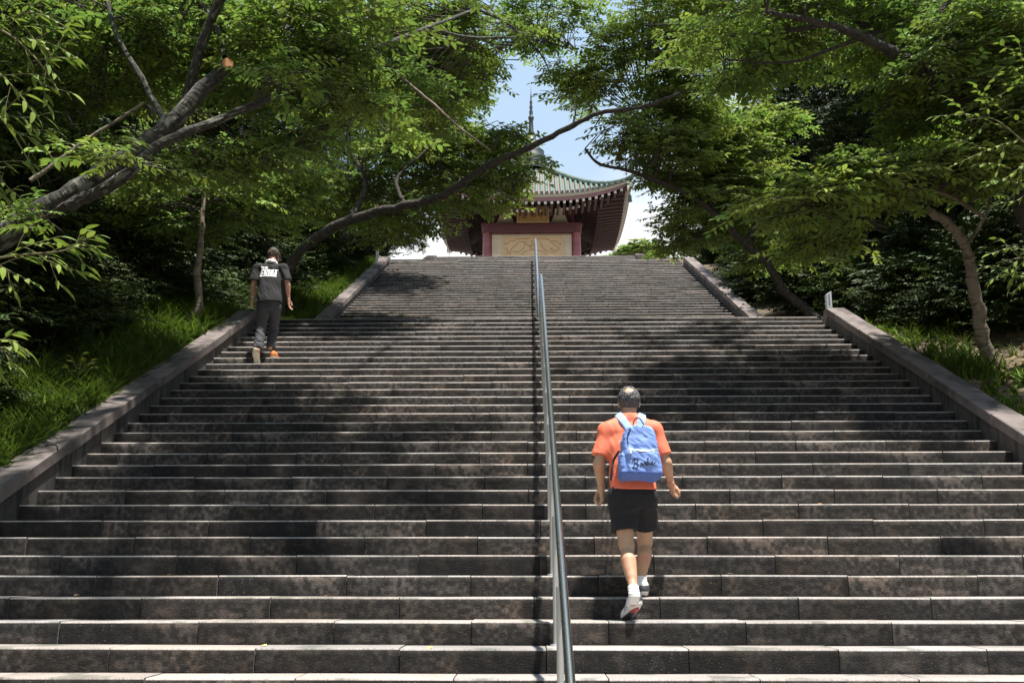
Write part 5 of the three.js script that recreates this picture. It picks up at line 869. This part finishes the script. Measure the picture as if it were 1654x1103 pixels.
// ---------------------------------------------------------------- the dark evergreen wood on both slopes
{
  const protos = [0, 1, 2].map((i) => {
    const t = group('evergreen_tree'), r = rng(300 + i), h = 6.5 + i;
    const skel = limbs(t, [[[V(0, -0.4, 0), V(0.1, 1.5, 0.05), V(-0.1, 3.2, 0), V(0.1, 5, -0.1), V(0, h, 0)], 0.16, 0.05], ...[0, 1, 2, 3].map((k) => { const a = k * 1.7 + i, y = 2 + k * 0.9; return [[V(0, y, 0), V(Math.cos(a) * 0.9, y + 0.6, Math.sin(a) * 0.9), V(Math.cos(a) * 1.8, y + 1.0, Math.sin(a) * 1.8)], 0.06, 0.02]; })], bark, 310 + i);
    const blobs = [{ c: V(0, 2.4, 0), rad: V(2.2, 1.5, 2.2), n: 70 }, { c: V(0.2, 4.4, 0), rad: V(2.3, 1.6, 2.3), n: 90 }, { c: V(-0.1, h - 0.2, 0.1), rad: V(1.7, 1.5, 1.7), n: 60 }];
    crown(t, i === 1 ? bigSprays : glossySprays, glossyLeaf, blobs, skel, 320 + i, { fan: 0.7, per: 16, twigs: false, tint: 0.4, scale: i === 1 ? 0.9 : 1.55, droop: 0.3, upright: 0.1 });
    return t;
  });
  const where = (x, z) => (z < 5 ? 'added out of view by the forecourt to cut sky light' : x < 0
    ? (z < 12 ? 'behind the leaning cherry trunk' : z < 17 ? 'behind the thin pale stemmed tree' : z < 23.5 ? 'behind the man in black' : z < 32.5 ? 'above the grass bank of the upper stairs' : 'near the upper left end of the stairs')
    : (z < 15 ? 'behind the grey barked tree' : z < 20 ? 'above the marker post' : z < 28 ? 'behind the right leaning cherry' : 'near the upper right end of the stairs'));
  const word = (x, s) => (Math.abs(x) > 16 ? 'tall dark evergreen deep in the wood ' : Math.abs(x) > 11.4 ? 'dark evergreen further up the slope ' : s < 0.7 ? 'small dark evergreen ' : 'dark glossy evergreen ');
  const spots = [[-9.2, 14.6, 1], [-11.5, 10.5, 1.05], [-8.0, 18.6, 0.85], [-8.8, 24, 1], [-9.6, 30.5, 1], [-13, 19.5, 1.3], [-13.5, 27, 1.3], [-12.5, 36, 1.1], [-17, 13.5, 1.4], [-18.5, 22, 1.5], [-16.5, 32, 1.4], [-8.8, 38.5, 0.9], [-13, 45, 1.0], [-7.4, 12.4, 0.62], [-7.1, 22.6, 0.6], [-11, 7.2, 0.8], [-23, 28, 1.6], [-11, 1.5, 1.3], [-10.5, -5, 1.4], [-7, -11, 1.4],
    [9.4, 16.5, 0.9], [9.6, 21.5, 1], [8.4, 26.5, 0.95], [8.8, 32, 0.95], [12.5, 13.6, 1.1], [13.5, 19, 1.3], [13, 25, 1.3], [12.6, 31.5, 1.2], [17.5, 16, 1.5], [18, 24, 1.5], [17, 33, 1.4], [10.6, 38, 0.85], [7.6, 23.2, 0.55], [7.9, 17.6, 0.5], [11, 9.2, 0.8], [15, 42, 1.0], [23, 29, 1.6], [11, 2.5, 1.3], [10.5, -4, 1.4], [6, -12, 1.4]];  // trees beside and behind the eye are added, unseen, to cut sky fill
  const r = rng(333); let nl = 0;
  spots.forEach(([x, z, s], i) => {
    const o = i < 3 ? protos[i] : protos[i % 3].clone(); if (i >= 3) { o.name = numbered('evergreen_tree'); scene.add(o); }
    o.position.set(x, ground(x, z) - 0.2, -z); o.rotation.y = r() * 6.283; o.scale.set(s, s * (0.95 + 0.15 * r()), s);
    tag(o, word(x, s) + where(x, z), 'tree', z < 5 ? 'evergreens added out of view to cut sky light' : x < 0 ? 'evergreen wood on the left slope' : 'evergreen wood on the right slope');
  });
  // the undergrowth: interlocking shrubs that nobody could count, one mass for each bank
  const bush = [0, 1, 2].map((i) => {
    const t = new THREE.Group(), q = rng(400 + i), stems = [0, 1, 2, 3].map((k) => { const a = k * 1.6 + i; return tube([V(0, -0.1, 0), V(Math.cos(a) * 0.2, 0.3, Math.sin(a) * 0.2), V(Math.cos(a) * 0.45, 0.7 + 0.3 * q(), Math.sin(a) * 0.45)], [0.018, 0.013, 0.008], 5); });
    crown(t, i === 2 ? bigSprays : glossySprays, i === 1 ? darkLeaf : glossyLeaf, [{ c: V(0, 0.5, 0), rad: V(0.75, 0.45, 0.75), n: 22 }, { c: V(0.1, 0.95, 0), rad: V(0.5, 0.35, 0.5), n: 13 }], [], 420 + i, { fan: 0.42, per: 15, twigs: false, tint: 0.3, scale: i === 2 ? 0.65 : 1.1, upright: 0.15 });
    return { leaves: t.children, stems: merge(stems) };
  });
  const put = (list, label) => {
    const g = group('undergrowth'), sets = new Map(), stems = []; stuff(tag(g, label, 'undergrowth'));
    list.forEach(([x, z, s], i) => {
      const b = bush[(i * 2 + (x > 0 ? 1 : 0)) % 3], m = M4().compose(V(x, ground(x, z) - 0.05, -z), Q(0, r() * 6.283, 0), V(s, s, s)); stems.push(b.stems.clone().applyMatrix4(m));
      for (const im of b.leaves) { if (!sets.has(im)) sets.set(im, []); sets.get(im).push(m); }
    });
    for (const [im, ms] of sets) {
      const all = new THREE.InstancedMesh(im.geometry, im.material, im.count * ms.length), t = M4(), c = new THREE.Color(); all.name = 'leaves'; stuff(shadow(all)); g.add(all); let n = 0;
      for (const m of ms) for (let i = 0; i < im.count; i++, n++) { im.getMatrixAt(i, t); im.getColorAt(i, c); all.setMatrixAt(n, t.premultiply(m)); all.setColorAt(n, c); }
    }
    stuff(mesh('stems', merge(stems), twigMat, g));
  };
  put([[-7.2, 9.6, 1.3], [-8.3, 11.4, 1.5], [-7.0, 11.6, 1.1], [-7.3, 13.6, 1.2], [-6.7, 15.8, 1.0], [-7.6, 15.6, 1.4], [-6.7, 17.5, 1.2], [-8.6, 16.4, 1.7], [-9.2, 12.6, 1.9], [-9.8, 9.8, 1.8], [-8.4, 8.0, 1.3], [-6.4, 18.9, 0.9], [-6.2, 10.4, 0.75], [-6.3, 12.4, 0.85], [-6.1, 13.6, 0.7], [-6.35, 14.6, 0.8], [-6.5, 9.0, 0.9], [-6.0, 16.4, 0.6]], 'dark evergreen undergrowth on the slope left of the lower stairs');
  put([[-6.8, 20.2, 1.2], [-7.5, 21.8, 1.4], [-7.0, 24.5, 1.3], [-7.6, 26.2, 1.5], [-6.9, 29, 1.2], [-7.2, 31.5, 1.4], [-6.2, 33.6, 1.3], [-8.4, 28.4, 1.8], [-8.8, 33.5, 1.8], [-7.6, 35.5, 1.6], [-6.6, 38, 1.3], [-6.0, 21.4, 0.8], [-6.0, 23.4, 0.9], [-6.1, 25.6, 0.9], [-5.9, 19.4, 0.65], [-6.0, 27.6, 0.9], [-5.7, 30.2, 0.7]], 'leafy undergrowth on the bank left of the upper stairs');
  put([[8.2, 13.6, 1.3], [7.4, 15.2, 1.2], [6.6, 16.6, 0.95], [8.4, 15.4, 1.6], [9.4, 13.0, 1.6], [7.2, 17.4, 1.2], [8.6, 18.4, 1.6], [9.6, 15.0, 1.9], [10.3, 12.2, 1.7], [8.2, 11.6, 1.0], [9.0, 10.4, 1.4], [7.4, 14.2, 0.9], [6.9, 15.8, 0.8], [6.6, 14.7, 0.7], [7.0, 14.0, 0.8], [8.0, 13.0, 1.1], [6.1, 15.4, 0.6], [5.9, 16.4, 0.6], [7.9, 12.2, 0.8]], 'dark evergreen undergrowth behind the grey tree right of the lower stairs');
  put([[6.9, 20.4, 1.2], [6.3, 22, 1.1], [5.75, 24.2, 0.95], [5.7, 25.6, 0.9], [6.4, 26.8, 1.2], [7.3, 25, 1.6], [6.8, 29, 1.2], [7.6, 30.8, 1.5], [6.6, 32.8, 1.1], [7.2, 35, 1.4], [8.4, 28.4, 1.8], [7.0, 37.6, 1.1], [8.0, 22.4, 1.7]], 'dark undergrowth crowding the wall right of the upper stairs');
}
// ---------------------------------------------------------------- grass on the banks, leaf litter
{
  const blade = (L, W, lean, az, tw) => { const pos = [], idx = [], uv = []; for (let i = 0; i <= 3; i++) { const t = i / 3, w = W / 2 * (1 - t * t) * (0.6 + 0.8 * Math.sin(Math.PI * (0.25 + 0.6 * t))), out = lean * t * t * L, y = L * t * (1 - 0.35 * lean * t); for (const s of [-1, 1]) { pos.push(out, y, s * w + tw * t * 0.02); uv.push(t, s); } } for (let i = 0; i < 3; i++) { const a = i * 2; idx.push(a, a + 1, a + 2, a + 1, a + 3, a + 2); } const g = new THREE.BufferGeometry(); g.setAttribute('position', new THREE.Float32BufferAttribute(pos, 3)); g.setAttribute('uv', new THREE.Float32BufferAttribute(uv, 2)); g.setIndex(idx); g.computeVertexNormals(); return g.rotateY(az); };
  const tuft = (seed, n, L, W) => { const r = rng(seed), l = []; for (let i = 0; i < n; i++) { const v = 0.75 + 0.5 * r(), g = plain(blade(L * (0.5 + 0.7 * r()), W * (0.7 + 0.6 * r()), 0.3 + 0.8 * r(), r() * 6.283, r() - 0.5)).translate((r() - 0.5) * 0.12, 0, (r() - 0.5) * 0.12); l.push(colorAttr(g, v * 1.1, v, v * 0.8)); } return mergeGeometries(l, false); };
  const kinds = [tuft(1, 9, 0.28, 0.034), tuft(2, 9, 0.22, 0.046), tuft(3, 14, 0.36, 0.015)];
  const grassMat = leafMat(0.075, 0.135, 0.024, { transmission: 0.35 }), dry = leafMat(0.10, 0.17, 0.03, { transmission: 0.3 });
  const field = (name, label, n, pick, mat, seed, sc) => {
    const r = rng(seed), g = group(name); stuff(tag(g, label, 'grass')); const places = kinds.map(() => []);
    for (let i = 0; i < n; i++) { const [x, z] = pick(r); const k = sstep(0.32, 0.6, fbm(x * 0.9, z * 0.9, 31, 3)); if (r() > 0.25 + 0.75 * k) continue; const s = sc * (0.6 + 0.7 * r()); places[Math.floor(r() * 3)].push([M4().compose(V(x, ground(x, z) - 0.02, -z), Q((r() - 0.5) * 0.3, r() * 6.283, (r() - 0.5) * 0.3), V(s, s, s)), 0.7 + 0.6 * r()]); }
    places.forEach((l, k) => { const im = new THREE.InstancedMesh(kinds[k], mat, l.length); im.name = 'tufts'; shadow(im); g.add(im); l.forEach(([m, v], i) => { im.setMatrixAt(i, m); im.setColorAt(i, rgb(v, v, v * 0.9)); }); });
  };
  field('grass', 'bright green grass on the bank left of the lower stairs', 7500, (r) => [XL - 0.34 - 1.9 * Math.pow(r(), 1.4), 6 + 11.5 * r()], grassMat, 41, 1);
  field('grass', 'bright green grass on the bank left of the upper stairs', 6500, (r) => { const z = 17 + 18 * r(); return [XL - (z < ZB2 ? -0.1 : 0.34) - 2.4 * Math.pow(r(), 1.3), z]; }, grassMat, 42, 1);
  field('grass', 'sparse grass and weeds on the bare bank right of the stairs', 950, (r) => [XR + 0.36 + 2.4 * r(), 8.5 + 11 * Math.pow(r(), 0.8)], dry, 43, 0.75);
  const tufts = [[5.72, 13.3, 1.25], [5.78, 13.0, 1.3], [5.74, 12.75, 1.0], [5.9, 12.8, 1.35], [5.84, 13.4, 1.2]];
  for (const [name, label, list] of [['grass_clump', 'thick green grass clump at the foot of the grey tree on the right bank', tufts]]) {
    const g = group(name); stuff(tag(g, label, 'grass')); const r = rng(47), im = new THREE.InstancedMesh(kinds[2], grassMat, 34); im.name = 'tufts'; shadow(im); g.add(im);
    for (let i = 0; i < 34; i++) { const [x, z, s] = list[i % 5], X = x + (r() - 0.5) * 0.3, Z = z + (r() - 0.5) * 0.5; im.setMatrixAt(i, M4().compose(V(X, ground(X, Z) - 0.02, -Z), Q(0, r() * 6.283, 0), V(s, s, s))); im.setColorAt(i, rgb(1, 1, 0.9)); }
  }
  // fallen leaves: on the bare bank a scatter, on the steps a few one can count
  const leafG = leafGeo(0.075, 0.04, 3, 0.1, 0.3), litter = new THREE.InstancedMesh(colorAttr(plain(leafG.clone()), 1, 1, 1), std({ color: rgb(0.30, 0.19, 0.07), roughness: 0.9, side: THREE.DoubleSide, vertexColors: true }), 2600), r = rng(48);
  litter.name = 'fallen_leaves'; stuff(tag(litter, 'dry fallen leaves scattered over the bare bank on the right', 'leaves')); shadow(litter); scene.add(litter);
  for (let i = 0; i < 2600; i++) { const x = XR + 0.3 + 3.2 * r(), z = 8 + 11 * r(), s = 0.6 + 0.6 * r(); litter.setMatrixAt(i, M4().compose(V(x, ground(x, z) + 0.012, -z), Q((r() - 0.5) * 0.6, r() * 6.283, (r() - 0.5) * 0.6), V(s, s, s))); const v = 0.6 + 0.7 * r(); litter.setColorAt(i, rgb(v, v * (0.8 + 0.4 * r()), v * 0.8)); }
  const deads = [[0.40, 0.20, 0.07], [0.48, 0.38, 0.09], [0.28, 0.15, 0.07]].map((c) => std({ color: rgb(...c), roughness: 0.9, side: THREE.DoubleSide }));
  [[478, 519, 2], [403, 540, 5], [390, 529, 4], [396, 518, 3], [560, 640, 14], [700, 1040, 31], [905, 1062, 32], [1150, 748, 21], [240, 838, 25], [330, 612, 12], [1260, 640, 14], [632, 700, 18], [540, 968, 29], [1190, 935, 28], [430, 1042, 31], [1400, 1005, 30], [760, 880, 26], [1330, 815, 24], [118, 975, 29], [280, 935, 28], [350, 795, 23], [1500, 905, 27]].forEach(([x, y, k]) => {
    const z = Z0 - k * TREAD + 0.06 + 0.1 * r(), p = P(x, y, z), o = mesh('fallen_leaf', leafG, deads[k % 3]); o.position.set(p.x, treadY(k) + 0.008, -z + 0.0); o.rotation.set((r() - 0.5) * 0.5, r() * 6.283, 0.35 * r()); o.scale.setScalar(0.8 + 0.5 * r());
    tag(o, ['yellow brown', 'yellow', 'dark brown'][k % 3] + ' fallen leaf on ' + (k > 31 ? 'the lowest steps' : k > 29 ? 'a very low step' : k > 27 ? 'a low step' : k > 20 ? 'a middle step' : k > 9 ? 'a high step' : k > 3 ? 'a step below the landing' : k > 2 ? 'the third step below the landing' : 'the top lower step') + (x < 320 ? ' by the left wall' : x < 520 ? ' left of centre' : x < 850 ? ' between left wall and handrail' : x < 1000 ? ' beside the handrail' : x < 1220 ? ' behind the man in orange' : x < 1380 ? ' right of the man in orange' : ' at the far right'), 'leaf', 'fallen leaves on the steps');
  });
}
// ---------------------------------------------------------------- near sprigs whose leaves can be told apart one by one
{
  const shapes = [[0.15, 0.044], [0.125, 0.038], [0.105, 0.034]].map(([l, w]) => leafGeo(l, w, 5, 0.2, 0.22)), broad = [[0.11, 0.046], [0.095, 0.04], [0.08, 0.034]].map(([l, w]) => leafGeo(l, w, 5, 0.2, 0.2));
  const solid = (r, g, b) => new THREE.MeshPhysicalMaterial({ color: rgb(r, g, b), roughness: 0.92, transmission: 0.42, thickness: 0, side: THREE.DoubleSide, specularIntensity: 0.35 });
  const tones = [solid(0.15, 0.225, 0.03), solid(0.115, 0.19, 0.026), solid(0.18, 0.25, 0.034)], yellow = solid(0.36, 0.36, 0.04), stemMat = std({ color: rgb(0.13, 0.12, 0.05), roughness: 0.9 });
  function sprig(name, label, cat, main, shoots, forms, seed, mats = tones, g, gap = 0.05) {
    const r = rng(seed), b = group(name, main[0]); tag(b, label, cat, g); const rel = (p) => p.clone().sub(b.position);
    mesh('stem', tube(spline(main.map(rel), 14), Array.from({ length: 15 }, (_, i) => lerp(0.009, 0.0035, i / 14)), 6), stemMat, b);
    for (const sh of shoots.flatMap((l) => { const d = l[l.length - 1].clone().sub(l[0]), k = d.length(), side = V(-d.y, d.x, 0).setLength(k * 0.38), one = (t, g) => { const a = l[0].clone().lerp(l[l.length - 1], t); return [a, a.clone().addScaledVector(d, 0.22).addScaledVector(side, g * 0.7), a.clone().addScaledVector(d, 0.4).addScaledVector(side, g)]; }; return k < 0.16 ? [l] : [l, one(0.25, 1), one(0.45, -0.9)]; })) {
      const c = new THREE.CatmullRomCurve3(sh.map(rel)), L = c.getLength(), n = Math.max(4, Math.round(L / gap)); mesh('shoot', tube(c.getPoints(8), 0.003, 5), stemMat, b);
      for (let i = 1; i <= n; i++) {
        const t = i / n, p = c.getPoint(t), d = c.getTangent(t), az = Math.atan2(-d.z, d.x) + (i === n ? 0 : (i % 2 ? 1 : -1) * (0.7 + 0.4 * r()));
        const o = mesh('leaf', forms[Math.floor(r() * forms.length)], mats[Math.floor(r() * mats.length)], b); o.position.copy(p); o.quaternion.copy(Q((r() - 0.5) * 1.1, az, Math.asin(clamp(d.y, -0.8, 0.8)) * 0.6 + 0.05 - 0.45 * r())); o.scale.setScalar(0.6 + 0.45 * r());
      }
    }
  }
  const q = (l, z) => l.map(([x, y, dz = 0]) => P(x, y, z + dz)), gl = 'leafy sprigs at the left edge', gr = 'leafy sprigs at the right edge';
  sprig('leafy_sprig', 'bright long leaved sprig hanging in at the upper left corner', 'sprig', q([[-60, 20], [20, 60], [70, 110], [95, 150]], 6), [q([[-20, 40], [50, 20], [110, 45]], 6), q([[20, 60], [80, 70], [125, 95]], 6), q([[40, 80], [60, 130], [115, 150]], 6.1), q([[70, 110], [100, 60], [112, 30]], 6.1), q([[-20, 100], [20, 140], [60, 190]], 6)], shapes, 501, tones, gl);
  sprig('leafy_sprig', 'bright long leaved sprig at the left edge below the upper left corner', 'sprig', q([[-60, 150], [0, 190], [40, 250], [60, 285]], 6.2), [q([[-20, 180], [40, 190], [85, 180]], 6.2), q([[10, 205], [60, 230], [90, 262]], 6.2), q([[-30, 240], [0, 290], [45, 330]], 6.2), q([[-40, 280], [-10, 320], [30, 300]], 6.2)], shapes, 502, tones, gl);
  sprig('leafy_sprig', 'long leaved sprig reaching right from the left edge below the leaning trunk', 'sprig', q([[-60, 425], [30, 412], [100, 405], [140, 392]], 6), [q([[0, 416], [50, 395], [95, 382]], 6), q([[40, 412], [90, 425], [130, 440]], 6), q([[90, 406], [130, 400], [160, 410]], 6), q([[-20, 420], [20, 440], [50, 455]], 6), q([[110, 400], [140, 385], [158, 380]], 6)], shapes, 503, tones, gl);
  sprig('leafy_sprig', 'small drooping sprig low on the left edge above the grass', 'sprig', q([[-50, 560], [-10, 560], [20, 565]], 5.6), [q([[-30, 560], [10, 548], [44, 568]], 5.6), q([[-30, 560], [0, 580], [26, 596]], 5.6)], shapes, 504, tones, gl);
  sprig('leafy_sprig', 'bright broad leaved sprig at the right edge beside the dark tree', 'sprig', q([[1720, 300], [1650, 225], [1600, 190], [1560, 195]], 8), [q([[1650, 225], [1600, 240], [1540, 268]], 8), q([[1620, 205], [1570, 185], [1510, 188]], 8), q([[1600, 192], [1590, 150], [1612, 118]], 8), q([[1670, 250], [1630, 285], [1590, 300]], 8), q([[1690, 270], [1650, 320], [1610, 330]], 8), q([[1660, 230], [1670, 160], [1640, 110]], 8), q([[1680, 120], [1650, 90], [1615, 70]], 8)], broad, 505, tones, gr, 0.045);
  sprig('leafy_sprig', 'broad leaved sprig drooping at the right edge in front of the shrubs', 'sprig', q([[1720, 420], [1660, 415], [1610, 425]], 8), [q([[1680, 416], [1640, 400], [1600, 410]], 8), q([[1650, 416], [1620, 440], [1598, 455]], 8), q([[1690, 418], [1660, 450], [1640, 470]], 8)], broad, 506, tones, gr, 0.045);
  { const x = -5.35, z = 11.4, y = ground(x, z), s = [0, 1, 2].map((i) => V(x + 0.02 * i, y + i * 0.28, -z)); sprig('sapling', 'young yellow green sapling rising from the grass beside the left wall', 'sapling', s, [[s[0].clone().add(V(0, 0.15, 0)), s[1], s[2]], [s[1], s[1].clone().add(V(0.06, 0.12, 0)), s[1].clone().add(V(0.13, 0.2, 0))], [s[1], s[1].clone().add(V(-0.06, 0.16, 0)), s[1].clone().add(V(-0.1, 0.24, 0))]], broad, 507, [yellow, tones[2]], undefined, 0.055); }
}
// ---------------------------------------------------------------- marker posts and a thin dark bent mark
{
  const paint = std({ color: rgb(0.5, 0.51, 0.53), roughness: 0.7 }), dark = std({ color: rgb(0.10, 0.10, 0.11), roughness: 0.7 });
  const post = (p, w, h, label) => { const g = group('marker_post', p); tag(g, label, 'post'); const sh = new THREE.Shape([[-w / 2, 0], [w / 2, 0], [w / 2, h], [-w / 2, h - w * 0.6]].map(([a, b]) => new THREE.Vector2(a, b))); mesh('post', new THREE.ExtrudeGeometry(sh, { depth: w, bevelEnabled: true, bevelSize: 0.005, bevelThickness: 0.005, bevelSegments: 1 }).translate(0, 0, -w), paint, g); return g; };
  const a = P(1341, 497, 16.9), g = post(V(a.x, a.y - 0.5, a.z), 0.085, 0.5 + 28 * 16.9 / FOCAL, 'grey square marker post at the top of the right stair wall');
  const marks = []; for (let i = 0; i < 5; i++) { const y = 0.57 + i * 0.043; marks.push(box(0.026, 0.006, 0.002, -0.004, y, 0.0065), box(0.006, 0.024, 0.002, 0.004 - 0.008 * (i % 2), y - 0.002, 0.0085), box(0.02, 0.005, 0.002, 0.0, y - 0.014, 0.0068)); } mesh('lettering', merge(marks), dark, g);
  const b = P(608.5, 414, 29.5); post(V(b.x, b.y - 0.9, b.z), 0.07, 0.9 + 14 * 29.5 / FOCAL, 'thin white marker post in the grass beside the upper left wall');
  const c = [[73, 722], [73, 719.5], [82, 719], [91, 720.5], [92.5, 728]].map(([x, y], i) => P(x, y, 8.72 - (i > 2 ? 0.06 : 0))), rod = mesh('bent_mark', tube(spline(c, 20), 0.0055, 6, true, true), std({ color: rgb(0.02, 0.018, 0.016), roughness: 0.7 })); tag(rod, 'thin dark bent rod lying on the coping of the lower left wall', 'rod');
}
renderer.render(scene, camera);
